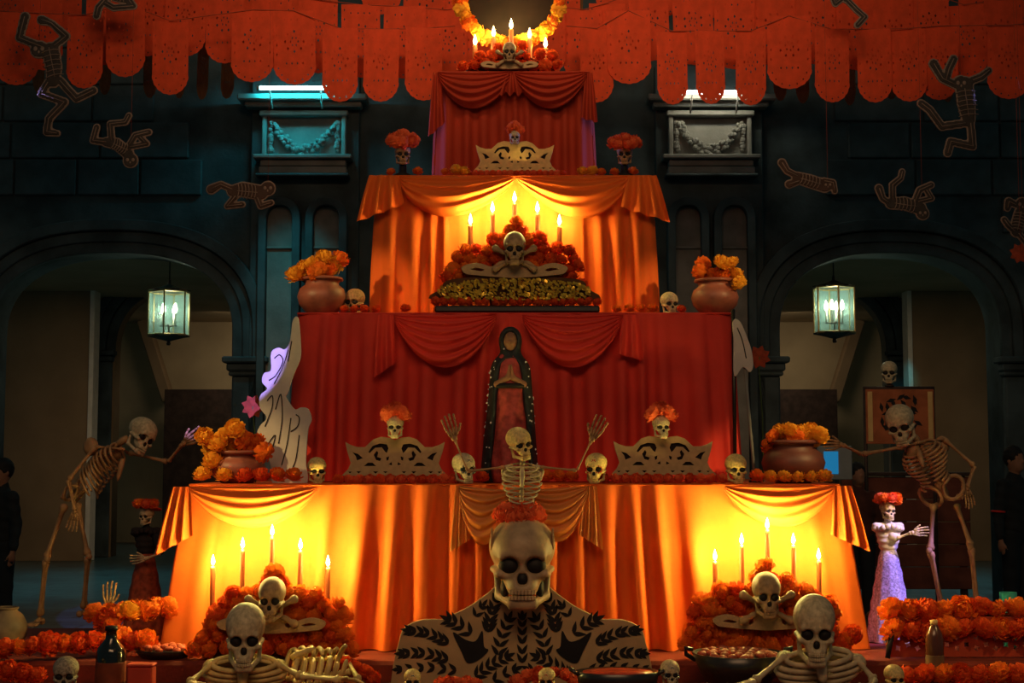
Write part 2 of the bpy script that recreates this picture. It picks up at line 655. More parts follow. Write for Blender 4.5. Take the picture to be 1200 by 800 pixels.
def hand_mb(wrist, d, side, size, curl=0.35):
    """palm and five fingers; d: pointing direction, side: thumb side"""
    wrist, d, side = V(wrist), V(d).normalized(), V(side)
    side = (side - d * side.dot(d)).normalized()
    nrm = d.cross(side)
    b = MB()
    b.ell(wrist + d * 0.06 * size, (0.13 * size,) * 3, 8, 5)
    lens = [0.95, 1.05, 1.0, 0.8]
    for k in range(4):
        off = (1.5 - k) * 0.125
        m0 = wrist + d * 0.1 * size + side * off * 0.5 * size
        m1 = wrist + d * 0.48 * size + side * off * 1.15 * size
        b.tube([m0, m1], [0.05 * size, 0.055 * size], 6)
        p = m1
        dd = (d + side * off * 0.5).normalized()
        for j, L in enumerate((0.26, 0.17, 0.12)):
            q = p + dd * L * lens[k] * size
            b.tube([p, p.lerp(q, 0.15), p.lerp(q, 0.85), q], [x * size for x in (0.03, 0.05, 0.042, 0.03)], 6)
            p = q
            dd = (dd + nrm * curl).normalized()
    p = wrist + d * 0.14 * size + side * 0.1 * size
    dd = (d * 0.75 + side * 0.8).normalized()
    for L in (0.2, 0.19, 0.14):
        q = p + dd * L * size
        b.tube([p, p.lerp(q, 0.15), p.lerp(q, 0.85), q], [x * size for x in (0.03, 0.055, 0.045, 0.03)], 6)
        p = q
        dd = (dd + d * 0.35).normalized()
    return b


def foot_mb(ankle, d, L):
    ankle, d = V(ankle), V(d).normalized()
    side = d.cross(V((0, 0, 1))).normalized()
    b = MB()
    heel = ankle - d * 0.18 * L - V((0, 0, 0.22 * L))
    b.ell(heel, (0.15 * L,) * 3, 10, 6)
    b.tube([ankle - V((0, 0, 0.04 * L)), heel + d * 0.25 * L + V((0, 0, 0.03 * L)), heel + d * 0.5 * L], [0.1 * L, 0.15 * L, 0.12 * L], 8)
    for k in range(5):
        o = (k - 2) * 0.085 * L
        p = heel + d * 0.42 * L + side * o * 0.7
        q = heel + d * 0.82 * L + side * o * 1.3 - V((0, 0, 0.05 * L))
        e = heel + d * (1.12 - 0.05 * abs(k - 1)) * L + side * o * 1.35 - V((0, 0, 0.09 * L))
        b.tube([p, q, e], [0.06 * L, 0.055 * L, 0.04 * L], 6)
    return b


def torso(root, pelvis, neck, fwd, width, m, ribs=9, rr=0.0075, deep=0.75, cover=0.66):
    """spine and ribcage between pelvis and neck"""
    pelvis, neck = V(pelvis), V(neck)
    up = (neck - pelvis)
    L = up.length
    u = up / L
    f = V(fwd)
    f = (f - u * f.dot(u)).normalized()
    sd = u.cross(f)
    # spine with vertebra bulges
    pts, rad = [], []
    nv = 16
    for i in range(nv * 3 + 1):
        t = i / (nv * 3)
        back = -0.10 * L * math.sin(PI * t)
        pts.append(pelvis + u * (t * L) + f * back)
        rad.append(width * (0.075 if i % 3 == 1 else 0.055))
    W(root, 'spine', MB().tube(pts, rad, 8), m)
    b = MB()
    for i in range(ribs):
        t = 0.97 - (i / (ribs - 1)) * cover * 0.93
        k = i / (ribs - 1)
        wd = width * 0.5 * (0.55 + 0.45 * math.sin(PI * min(1, (k * 1.1 + 0.18))) + 0.12 * k)
        dp = width * deep * (0.42 + 0.35 * k)
        c = pelvis + u * (t * L) + f * (-0.10 * L * math.sin(PI * t) + dp * 0.75)
        for s in (-1, 1):
            pp = []
            end = 0.97 if i < ribs - 2 else 0.78
            for j in range(13):
                a = PI * (j / 12) * end
                drop = -0.16 * L * (1 - math.cos(a)) * 0.5
                pp.append(c + sd * (s * wd * math.sin(a)) - f * (dp * math.cos(a)) * 0.85 + u * drop)
            b.tube(pp, [rr * 1.0] * 12 + [rr * 0.6], 6)
    W(root, 'ribcage', b, m)
    k = 0.55
    top = pelvis + u * (0.9 * L) + f * (width * deep * 0.62)
    bot = pelvis + u * ((0.97 - 0.52 * cover) * L) + f * (width * deep * 1.12)
    W(root, 'sternum', MB().tube([top, top.lerp(bot, 0.25), top.lerp(bot, 0.8), bot], [width * 0.05, width * 0.075, width * 0.055, width * 0.02], 8), m)
    return u, f, sd


def pelvis_mb(c, u, f, sd, s):
    b = MB()
    for k in (-1, 1):
        pts = []
        for j in range(15):
            a = 2 * PI * j / 15
            x = 0.5 + 0.42 * math.cos(a)
            z = 0.12 + 0.5 * math.sin(a) + 0.12 * math.cos(a)
            pts.append(c + sd * (k * x * s * 0.62) + u * (z * s * 0.55) + f * (0.16 * s * math.sin(a * 0.5)))
        b.tube(pts, 0.055 * s, 7, closed=True)
        b.ell(c + sd * (k * 0.30 * s) - u * (0.22 * s), (0.085 * s,) * 3, 8, 6)
    b.tube([c + u * (0.32 * s), c, c - u * (0.2 * s)], [0.12 * s, 0.13 * s, 0.05 * s], 8)
    return b


def limb(root, a, b_, c, r, m, names, double=True, sideoff=V((0, 1, 0))):
    W(root, names[0], bone_mesh(a, b_, r), m)
    if double:
        o = sideoff * r * 1.4
        bb = bone_mesh(V(b_) + o, V(c) + o, r * 0.72)
        b2 = bone_mesh(V(b_) - o, V(c) - o, r * 0.72)
        bb.add(b2.v, b2.f)
    else:
        bb = bone_mesh(b_, c, r * 0.9)
    W(root, names[1], bb, m)


# ---------------------------------------------------------------- cloth
def pleat(s, seed, lam):
    ph = 2 * PI * s / lam + 1.1 * math.sin(2 * PI * s / (lam * 5.3) + seed) + 0.7 * math.sin(2 * PI * s / (lam * 2.9) + seed * 2.3)
    p = 0.5 + 0.5 * math.cos(ph)
    return 0.6 * p ** 1.4 + 0.4 * (0.5 + 0.5 * math.tanh(2.6 * math.cos(ph))) - 0.42


def skirt_mesh(hw_top, hw_bot, y_top, y_bot, y_back, z_top, z_bot, amp_fn, lam, seed, cx, du=0.0125, nv=26):
    """cloth wrapped around three sides of a tier; amp_fn(x) scales the pleats across the front"""
    def ring(v):
        e = v ** 0.8
        hw = hw_top + (hw_bot - hw_top) * e
        yf = y_top + (y_bot - y_top) * e
        return hw, yf
    hw, yf = ring(0)
    nf = int(2 * hw / du)
    ns = int((y_back - yf) / (du * 2.5))
    path = []          # (kind, t)
    for i in range(ns):
        path.append((0, i / ns))
    for i in range(nf + 1):
        path.append((1, i / nf))
    for i in range(1, ns + 1):
        path.append((2, i / ns))
    P = []
    s = 0
    for kind, t in path:
        row = []
        for j in range(nv + 1):
            v = j / nv
            hwv, yfv = ring(v)
            z = z_top + (z_bot - z_top) * v
            grow = 0.22 + 0.78 * min(1, v * 1.7)
            if kind == 1:
                x = -hwv + 2 * hwv * t
                s = 2 * hw * t
                a = amp_fn(-hw + 2 * hw * t) * grow
                edge = min(1, min(t, 1 - t) * 14)
                y = yfv - a * pleat(s + 0.006 * math.sin(3 * v + s * 5), seed, lam) * edge - 0.004 * math.sin(23 * s + 6 * v)
                rr = 0.05 * (1 - edge) ** 2
                P0 = V((cx + x, y + rr, z))
            else:
                sg = -1 if kind == 0 else 1
                tt = (1 - t) if kind == 0 else t
                y = yfv + (y_back - yfv) * tt
                ss = 2 * hw + 3 + tt * (y_back - yf)
                a = 0.03 * grow * min(1, tt * 10)
                x = sg * (hwv + a * pleat(ss, seed + 1, lam))
                P0 = V((cx + x, y + 0.05 * (max(0, 1 - tt * 12)) ** 2, z))
            row.append(P0)
        P.append(row)
    me = grid_mesh(P)
    me.flip_normals()
    return me


def swag_mesh(A, B, dip, skew=1.0, folds=5, fold=0.014, belly=0.05, nu=44, nv=40, top_sag=0.0):
    A, B = V(A), V(B)
    P = []
    for i in range(nu + 1):
        u = i / nu
        us = u ** skew
        arc = (4 * us * (1 - us)) ** 0.8
        row = []
        for j in range(nv + 1):
            v = j / nv
            p = A.lerp(B, u)
            z = p.z - top_sag * arc * (1 - v) - v * dip * arc - 0.02 * v
            env = math.sin(PI * u) ** 0.5
            out = 0.012 + belly * env * math.sin(PI * min(1, v * 0.92 + 0.04)) + fold * (0.35 + 0.65 * env) * math.sin(2 * PI * folds * (v ** 0.85) + 1.5 * (u - 0.5) * 2 + 0.6 * math.sin(7 * u + 3 * v))
            if v > 0.95:
                out -= 0.02 * (v - 0.95) / 0.05
            row.append(V((p.x, p.y - out, z)))
        P.append(row)
    me = grid_mesh(P)
    me.flip_normals()
    return me


def tail_mesh(top, w0, w1, la, lb, nf=3, amp=0.02, drift=0.0, nu=40, nv=20, zig=0.0):
    """gathered cascade hanging from top; la/lb: lengths at its left and right side"""
    top = V(top)
    P = []
    for i in range(nu + 1):
        u = i / nu
        L = la + (lb - la) * u + zig * math.sin(2 * PI * nf * u)
        row = []
        for j in range(nv + 1):
            v = j / nv
            x = (u - 0.5) * (w0 + (w1 - w0) * v ** 0.9) + drift * v
            y = -0.02 - 0.012 * math.sin(PI * v) - amp * (0.3 + 0.7 * v) * math.sin(2 * PI * nf * u + 0.5)
            row.append(top + V((x, y, -L * v)))
        P.append(row)
    me = grid_mesh(P)
    me.flip_normals()
    return me


# ---------------------------------------------------------------- candles
FLAME_ME = MB().lathe([(0.0005, -0.2), (0.16, 0.0), (0.23, 0.22), (0.17, 0.5), (0.08, 0.8), (0.004, 1.05)], 10).mesh()


def candle(px, flame_y, foot_y, Y, label, group, power, rpx=3.1, light_col=(1.0, 0.80, 0.20)):
    base = at(px, 400, Y)
    base.z = foot_y
    top = at(px, flame_y + 9, Y)
    h = top.z - base.z
    r = mp(rpx, Y)
    t = thing('candle', label, 'candle', base, 0, group)
    obj('wax_taper', MB().lathe([(r * 1.05, 0), (r, h * 0.3), (r * 0.92, h * 0.97), (r * 0.7, h), (r * 0.2, h * 0.985)], 12).mesh(), WAX, t)
    obj('wick', MB().tube([(0, 0, h * 0.98), (0, 0, h + 0.012)], 0.0016, 5).mesh(), BLACKP, t)
    fs = mp(11, Y)
    fl = obj('flame', FLAME_ME, FLAME, t, (0, 0, h + 0.012), None, fs)
    lamp('candle_light', 'POINT', (0, -0.004, h + 0.012 + fs * 0.4), light_col, power, t, size=0.02)
    return t


# ---------------------------------------------------------------- persons (dark figures far behind)
def person(label, x, y, h, rotz, jacket, trousers, hair, skin, stripe=False, arm=0.08):
    root = thing('person', label, 'person', (x, y, 0), rotz)
    k = h / 1.75

    def body(P):
        X = np.abs(P[0])
        Q = (X, P[1], P[2])
        d = s_ell(Q, (0, 0.0, 1.62), (0.076, 0.096, 0.118))
        d = smin(d, s_ell(Q, (0, -0.05, 1.55), (0.05, 0.05, 0.05)), 0.03)
        d = smin(d, s_ell(Q, (0, -0.1, 1.605), (0.014, 0.022, 0.022)), 0.012)
        d = smax(d, -s_ell(Q, (0.032, -0.102, 1.635), (0.018, 0.016, 0.011)), 0.01)
        d = smax(d, -s_box(Q, (0, -0.1, 1.556), (0.024, 0.02, 0.003)), 0.004)
        d = smin(d, s_ell(Q, (0.08, 0.005, 1.61), (0.012, 0.02, 0.03)), 0.008)
        d = smin(d, s_cap(Q, (0, 0.015, 1.38), (0, 0.0, 1.55), 0.056, 0.05), 0.03)
        d = smin(d, s_ell(Q, (0, 0, 1.22), (0.17, 0.1, 0.22)), 0.05)
        d = smin(d, s_ell(Q, (0, 0, 0.96), (0.15, 0.1, 0.13)), 0.06)
        d = smin(d, s_cap(Q, (0.17, 0, 1.38), (0.23, 0.01, 1.1), 0.05, 0.042), 0.04)
        d = smin(d, s_cap(Q, (0.23, 0.01, 1.1), (0.23 + arm, -0.08, 0.86), 0.042, 0.028), 0.02)
        hx = 0.23 + arm
        d = smin(d, s_ell(Q, (hx, -0.09, 0.80), (0.022, 0.042, 0.05)), 0.02)
        for q in range(4):
            yy = -0.09 - 0.03 + q * 0.02
            d = smin(d, s_cap(Q, (hx, yy, 0.77), (hx - 0.012, yy - 0.01, 0.715 - 0.008 * (1.5 - abs(q - 1.5))), 0.0095, 0.0075), 0.006)
        d = smin(d, s_cap(Q, (hx, -0.13, 0.81), (hx - 0.01, -0.155, 0.765), 0.011, 0.009), 0.008)
        d = smin(d, s_cap(Q, (0.09, 0, 0.92), (0.1, -0.01, 0.5), 0.085, 0.06), 0.04)
        d = smin(d, s_cap(Q, (0.1, -0.01, 0.5), (0.1, 0.01, 0.1), 0.058, 0.04), 0.03)
        d = smin(d, s_cap(Q, (0.1, 0.02, 0.05), (0.11, -0.14, 0.035), 0.045, 0.036), 0.03)
        return d
    me = snet(body, (-0.42, -0.24, -0.02), (0.42, 0.2, 1.78), 110)
    obj('body', me, skin, root, scale=k)

    def coat(P):
        X = np.abs(P[0])
        Q = (X, P[1], P[2])
        d = s_ell(Q, (0, 0, 1.22), (0.195, 0.125, 0.24))
        d = smin(d, s_ell(Q, (0, 0, 0.98), (0.18, 0.13, 0.16)), 0.08)
        d = smin(d, s_cap(Q, (0.17, 0, 1.38), (0.23, 0.01, 1.1), 0.064, 0.056), 0.04)
        d = smin(d, s_cap(Q, (0.23, 0.01, 1.1), (0.23 + arm, -0.075, 0.88), 0.056, 0.042), 0.02)
        d = smin(d, s_cap(Q, (0, 0.02, 1.38), (0, 0.015, 1.47), 0.085, 0.066), 0.04)
        d = d + 0.004 * np.sin(P[2] * 60 + P[0] * 20)
        return np.maximum(d, 0.84 - P[2])
    obj('jacket', snet(coat, (-0.42, -0.22, 0.8), (0.42, 0.2, 1.56), 56), jacket, root, scale=k)

    def legs(P):
        X = np.abs(P[0])
        Q = (X, P[1], P[2])
        d = s_ell(Q, (0, 0, 0.92), (0.165, 0.115, 0.11))
        d = smin(d, s_cap(Q, (0.09, 0, 0.88), (0.1, -0.01, 0.5), 0.1, 0.078), 0.04)
        d = smin(d, s_cap(Q, (0.1, -0.01, 0.5), (0.1, 0.015, 0.08), 0.078, 0.065), 0.03)
        return d
    obj('trousers', snet(legs, (-0.26, -0.2, 0.0), (0.26, 0.2, 1.08), 50), trousers, root, scale=k)

    def hairf(P):
        d = s_ell(P, (0, 0.02, 1.65), (0.09, 0.105, 0.115))
        d = np.maximum(d, -s_ell(P, (0, -0.12, 1.58), (0.085, 0.1, 0.105)))
        return d + 0.004 * np.sin(P[0] * 140) * np.sin(P[2] * 90)
    obj('hair', snet(hairf, (-0.12, -0.12, 1.5), (0.12, 0.16, 1.8), 34), hair, root, scale=k)
    if stripe:
        b = MB()
        pts = [V((0.245 + 0.06 * math.cos(a), 0.0 + 0.06 * math.sin(a), 1.12 + 0.005 * math.cos(a))) for a in [2 * PI * i / 14 for i in range(14)]]
        for s in (-1, 1):
            b.tube([V((s * p.x, p.y, p.z)) for p in pts], 0.011, 6, closed=True)
        obj('sleeve_band', b.mesh(), mat('red_band', (0.7, 0.03, 0.02), 0.6, var=0.1), root, scale=k)
    return root

# ================================================================== the setting
WY = 16.0
FLOOR_T = None
# ---- floor
def floor_material():
    m = bpy.data.materials.new('wet_floor_tiles')
    m.use_nodes = True
    nt = m.node_tree
    b = nt.nodes['Principled BSDF']
    tc = nt.nodes.new('ShaderNodeTexCoord')
    br = nt.nodes.new('ShaderNodeTexBrick')
    br.inputs['Scale'].default_value = 1.0
    br.inputs['Brick Width'].default_value = 0.6
    br.inputs['Row Height'].default_value = 0.3
    br.inputs['Mortar Size'].default_value = 0.012
    br.inputs['Color1'].default_value = (0.06, 0.12, 0.13, 1)
    br.inputs['Color2'].default_value = (0.03, 0.07, 0.08, 1)
    br.inputs['Mortar'].default_value = (0.012, 0.015, 0.016, 1)
    nt.links.new(tc.outputs['Object'], br.inputs['Vector'])
    nt.links.new(br.outputs['Color'], b.inputs['Base Color'])
    n = nt.nodes.new('ShaderNodeTexNoise')
    n.inputs['Scale'].default_value = 3.0
    nt.links.new(tc.outputs['Object'], n.inputs['Vector'])
    bp = nt.nodes.new('ShaderNodeBump')
    bp.inputs['Strength'].default_value = 0.5
    bp.inputs['Distance'].default_value = 0.02
    nt.links.new(n.outputs['Fac'], bp.inputs['Height'])
    nt.links.new(bp.outputs['Normal'], b.inputs['Normal'])
    b.inputs['Roughness'].default_value = 0.28
    return m


fl = obj('floor', MB().box((0, 15, -0.1), (30, 32, 0.2)).mesh(False), floor_material())
tag(fl, 'dark wet tiled floor of the courtyard', None, kind='structure')

# ---- arcade wall with two basket-handle arches
def zw(py, Y=WY):
    return at(600, py, Y).z


def xw(px, Y=WY):
    return at(px, 400, Y).x


ARCH = [(132, 143), (1042, 131)]          # centre and half width in photo columns
Z_SP = zw(392)
Z_AP = zw(296)


def arch_loop(cx, a, zs, za, n=40, z0=0.0):
    pts = [(cx - a, z0)]
    for i in range(n + 1):
        t = PI - PI * i / n
        c, s = math.cos(t), math.sin(t)
        pts.append((cx + a * math.copysign(abs(c) ** 0.82, c), zs + (za - zs) * abs(s) ** 0.82))
    pts.append((cx + a, z0))
    return pts


loops = []
AR = []
outer_b = [(-9.5, 0.001)]
for cpx, hpx in ARCH:
    cx, a = xw(cpx), mp(hpx, WY)
    AR.append((cx, a))
    outer_b += arch_loop(cx, a, Z_SP, Z_AP, z0=0.001)
outer_b += [(9.5, 0.001), (9.5, 8.0), (-9.5, 8.0)]
wall = obj('wall_back', plate([outer_b], 0.5), STONE, None, (0, WY + 0.25, 0))
tag(wall, 'dark stone arcade wall with two wide arches', None, kind='structure')

# mouldings around the arches, piers' capitals
for k, (cx, a) in enumerate(AR):
    for (off, wd, pr) in ((0.0, 0.10, 0.06), (0.12, 0.09, 0.10), (0.24, 0.10, 0.16)):
        inner = arch_loop(cx, a + off, Z_SP, Z_AP + off, z0=Z_SP - 0.25)
        outer = arch_loop(cx, a + off + wd, Z_SP, Z_AP + off + wd, z0=Z_SP - 0.25)
        me = plate([inner + outer[::-1]], pr, 0.012)
        obj('arch_moulding', me, STONE, wall, (0, -0.25 - pr / 2 - 0.001, 0))
    for s in (-1, 1):
        b = MB()
        x = cx + s * (a + 0.16)
        b.box((x, -0.36, Z_SP - 0.29), (0.5, 0.26, 0.07), bev=0.015)
        b.box((x, -0.34, Z_SP - 0.37), (0.42, 0.2, 0.09), bev=0.02)
        b.box((x, -0.33, Z_SP - 0.44), (0.38, 0.17, 0.05), bev=0.015)
        obj('pier_capital', b.mesh(False), STONE, wall)
        obj('pier_shaft', MB().box((x, -0.31, (Z_SP - 0.46) / 2 + 0.1), (0.32, 0.12, Z_SP - 0.66), bev=0.02).mesh(False), STONE, wall)
        obj('pier_base', MB().box((x, -0.34, 0.12), (0.44, 0.2, 0.22), bev=0.02).mesh(False), STONE, wall)

# stone blocks proud of the wall in the spandrels
rnd = random.Random(3)
BLK = {}
zr = 1.6
row = 0
while zr < 6.4:
    bh = 0.42
    x = -9.3 + (0.35 if row % 2 else 0)
    while x < 9.2:
        bw = rnd.choice([0.7, 0.85, 1.0])
        ok = True
        for (cx, a) in AR:
            for xx in (x, x + bw / 2, x + bw):
                A_ = a + 0.42
                if abs(xx - cx) < A_:
                    q = (1 - min(1, abs(xx - cx) / A_) ** (2 / 0.82)) ** 0.41
                    if zr < Z_SP + (Z_AP + 0.42 - Z_SP) * q + 0.04:
                        ok = False
        xc = x + bw / 2
        if -3.35 < x + bw and x < -1.2 or 1.2 < x + bw and x < 3.35:
            if zr < 6.0:
                ok = False
        if -1.3 < xc < 1.3:
            ok = False
        if ok:
            if bw not in BLK:
                BLK[bw] = MB().box((0, 0, 0), (bw - 0.02, 0.05, bh - 0.02), bev=0.012).mesh(False)
            obj('stone_block', BLK[bw], STONE, wall, (xc, -0.25 - rnd.uniform(0.012, 0.022), zr + bh / 2))
        x += bw
    zr += bh
    row += 1

# ---- pilasters between arches and altar: carved frieze panel, twin niches
def pilaster(x0, x1, light):
    """x0..x1: photo columns of the carved panel"""
    Y0 = WY - 0.12
    xa, xb = xw(x0, Y0), xw(x1, Y0)
    xc, wd = (xa + xb) / 2, xb - xa
    z = lambda py: zw(py, Y0)
    o = obj('wall_pilaster', MB().box((xc, Y0 + 0.06, 3.0), (wd + 0.28, 0.12, 6.0), bev=0.01).mesh(False), STONE)
    tag(o, 'dark stone pilaster behind the altar carrying a carved garland panel, %s side' % light, None, kind='structure')
    WL[o.name] = V((0, 0, 0))
    P_ = lambda nm, mb, m: obj(nm, mb.mesh(False), m, o)
    # frame and back panel
    zt, zb = z(138), z(186)
    P_('panel_back', MB().box((xc, Y0 - 0.02, (zt + zb) / 2), (wd, 0.04, zt - zb), bev=0.01), STONE_L)
    b = MB()
    b.box((xc, Y0 - 0.09, zt + 0.02), (wd + 0.06, 0.14, 0.06), bev=0.012)
    for s in (-1, 1):
        b.box((xc + s * (wd / 2 - 0.02), Y0 - 0.07, (zt + zb) / 2), (0.05, 0.1, zt - zb), bev=0.01)
    P_('panel_frame', b, STONE_L)
    b = MB()
    b.box((xc, Y0 - 0.13, zb - 0.02), (wd + 0.16, 0.24, 0.045), bev=0.01)
    P_('ledge', b, STONE_L)
    for k, (pa, pb) in enumerate(((191, 198), (199, 207))):
        za, zb2 = z(pa), z(pb)
        P_('fascia', MB().box((xc, Y0 - 0.10 - 0.02 * k, (za + zb2) / 2), (wd + 0.02 + 0.02 * k, 0.16, za - zb2), bev=0.01), STONE_L)
    P_('sill', MB().box((xc, Y0 - 0.13, z(209)), (wd + 0.1, 0.2, 0.03), bev=0.008), STONE)
    # upper cornice under the tube
    b = MB()
    b.box((xc, Y0 - 0.16, z(121)), (wd + 0.5, 0.3, 0.07), bev=0.015)
    b.box((xc, Y0 - 0.12, z(127)), (wd + 0.36, 0.2, 0.06), bev=0.015)
    P_('cornice', b, STONE_L)
    # carved garland: clusters of leaves and fruit along a hanging arc, with end drops
    g = MB()
    r2 = random.Random(x0)
    for i in range(46):
        t = (i + r2.random()) / 46
        x = xc + (t - 0.5) * wd * 0.74
        zz = zt - 0.10 - (zt - zb) * 0.62 * (1 - (2 * t - 1) ** 2)
        th = 0.028 + 0.045 * (1 - abs(2 * t - 1))
        for q in range(2):
            g.ell((x + r2.uniform(-0.02, 0.02), Y0 - 0.08 - r2.uniform(0, 0.04), zz + r2.uniform(-th, th)), r2.uniform(0.018, 0.036), 7, 5)
    P_('carved_garland', g, STONE_L)
    for s in (-1, 1):
        g = MB()
        for i in range(9):
            g.ell((xc + s * wd * 0.40 + r2.uniform(-0.012, 0.012), Y0 - 0.08, zt - 0.08 - i * 0.038), r2.uniform(0.024, 0.04), 7, 5)
        P_('carved_drop', g, STONE_L)
    # twin niches with pale backs
    for s in (-1, 1):
        nx = xc + s * wd * 0.28
        a = wd * 0.165
        lp = arch_loop(nx, a, z(262), z(242), 20, z0=1.2)
        obj('niche_panel', plate([lp], 0.03), STONE_L, o, (0, Y0 - 0.016, 0))
        lo = arch_loop(nx, a + 0.07, z(262), z(242) + 0.07, 20, z0=1.2)
        obj('niche_frame', plate([lo + lp[::-1]], 0.14, 0.008), STONE, o, (0, Y0 - 0.075, 0))
        P_('niche_ledge', MB().box((nx, Y0 - 0.04, z(291)), (2 * a, 0.05, 0.025), bev=0.006), STONE_L)
    return xc, wd, Y0


TEAL_T = mat('teal_tube', (0.8, 1, 1), 0.4, emit=(0.30, 0.95, 1.0), emit_s=9.0)
WARM_T = mat('white_tube', (1, 1, 1), 0.4, emit=(0.85, 0.95, 0.90), emit_s=9.0)
for x0, x1, nm, tm, col_, pw, tx0, tx1, ty, lab in (
        (306, 404, 'left', TEAL_T, (0.0, 0.72, 0.88), 14, 301, 391, 103, 'glowing cyan fluorescent tube above the left carved panel'),
        (785, 882, 'right', WARM_T, (1.0, 0.86, 0.56), 4.2, 797, 879, 108, 'glowing white fluorescent tube above the right carved panel')):
    xc, wd, Y0 = pilaster(x0, x1, nm)
    TY = Y0 - 0.42
    pa, pb = at(tx0, ty, TY), at(tx1, ty, TY)
    c = (pa + pb) / 2
    t = thing('fluorescent_lamp', lab, 'lamp', (c.x, TY, c.z))
    L = (pb - pa).length
    obj('tube', MB().tube([(-L / 2 + 0.03, 0, 0), (L / 2 - 0.03, 0, 0)], 0.022, 12).mesh(), tm, t)
    for s in (-1, 1):
        obj('end_cap', MB().tube([(s * (L / 2 - 0.03), 0, 0), (s * L / 2, 0, 0)], 0.026, 12).mesh(), WHITEP, t)
        obj('bracket', MB().tube([(s * L * 0.33, 0.0, -0.02), (s * L * 0.33, 0.06, -0.1), (s * L * 0.33, 0.16, -0.19)], 0.010, 8).mesh(), WHITEP, t)
    l = lamp('tube_light', 'AREA', (0, 0.03, 0.0), col_, pw, t, size=L, size_y=0.05)
    l.rotation_euler = (math.radians(28), 0, 0)

# ---- corridor behind each arch
for k, (cpx, hpx) in enumerate(ARCH):
    s = 1 if k == 0 else -1
    side = 'left' if k == 0 else 'right'

    def X(o, Y):
        return xw(cpx + s * o, Y)

    def strip(name, o0, o1, y0, y1, Y, th, m, label=None):
        xa, xb = X(o0, Y), X(o1, Y)
        za, zb = (0.0 if y0 is None else zw(y0, Y)), zw(y1, Y)
        o = obj(name, MB().box(((xa + xb) / 2, Y + th / 2, (za + zb) / 2), (abs(xb - xa), th, zb - za), bev=0.006).mesh(False), m)
        return tag(o, label, None, kind='structure')
    strip('wall_' + side, -210, -27, None, 311, 23.5, 0.3, PLASTER, 'plain ochre wall seen through the %s arch' % side)
    strip('trim_%d' % (k + 1), -27.5, -22, None, 311, 23.45, 0.32, mat('white_trim', (0.8, 0.74, 0.62), 0.8, var=0.1), 'pale vertical trim at the edge of the ochre wall')
    o = strip('trim_%d' % (k + 3), -215, -20, 311, 303, 23.4, 0.5, MATS['white_trim'], 'pale moulding along the top of the ochre wall')
    # inner wall with a smaller arch
    Y = 24.5
    xs = sorted([X(-26, Y), X(240, Y)])
    acx, aa = X(104, Y), abs(X(104, Y) - X(3, Y))
    lp = [(xs[0], 0.001)] + arch_loop(acx, aa, zw(414, Y), zw(334, Y), 30, 0.001) + [(xs[1], 0.001), (xs[1], 5.6), (xs[0], 5.6)]
    wi = obj('wall_inner_' + side, plate([lp], 0.35), PLASTER if k == 0 else mat('grey_plaster', (0.2, 0.2, 0.17), 0.9, var=0.2, vscale=1.3), None, (0, Y + 0.18, 0))
    tag(wi, 'inner corridor wall with a smaller arch, %s side' % side, None, kind='structure')
    WL[wi.name] = V((0, 0, 0))
    for off, pr, wdm in ((0.0, 0.06, 0.12), (0.16, 0.10, 0.12), (0.30, 0.16, 0.10)):
        a1 = arch_loop(acx, aa + off, zw(414, Y), zw(334, Y) + off, 30, zw(418, Y))
        a2 = arch_loop(acx, aa + off + wdm, zw(414, Y), zw(334, Y) + off + wdm, 30, zw(418, Y))
        obj('inner_arch_moulding', plate([a1 + a2[::-1]], pr, 0.012), STONE, wi, (0, -0.18 - pr / 2, 0))
    px = X(-9, Y)
    b = MB()
    b.box((px, -0.28, zw(414, Y)), (0.42, 0.24, 0.08), bev=0.015)
    b.box((px, -0.26, zw(421, Y)), (0.34, 0.2, 0.08), bev=0.015)
    obj('inner_capital', b.mesh(False), STONE, wi)
    obj('inner_pier', MB().box((px, -0.25, zw(424, Y) / 2), (0.29, 0.14, zw(424, Y)), bev=0.015).mesh(False), STONE, wi)
    # far walls: cream wall, oblique return, dark dado
    strip('wall_far_' + side, -40, 330, None, 200, 28.8, 0.2, PLASTER_L, 'cream back wall far beyond the %s arch' % side)
    strip('wall_dado_' + side, 62, 330, None, 456, 27.6, 0.5, DARKWOOD, 'dark wooden counter front below the cream wall, %s' % side)
    b = MB()
    p0, p1 = at(cpx + s * 36, 375, 28.5), at(cpx + s * 66, 470, 28.5)
    b.box((p0 + p1) / 2, ((p1 - p0).length, 0.3, 0.22), Matrix.Rotation(-math.atan2(p1.z - p0.z, p1.x - p0.x), 3, 'Y'), 0.02)
    tag(obj('trim_%d' % (k + 5), b.mesh(False), PLASTER), 'slanted stair string against the far cream wall, %s' % side, None, kind='structure')
    o = obj('ceiling_' + side, MB().box((-s * 5.2, 22.75, 4.42), (8.6, 12.4, 0.12)).mesh(False), PLASTER_L)
    tag(o, 'pale corridor ceiling behind the %s arch' % side, None, kind='structure')

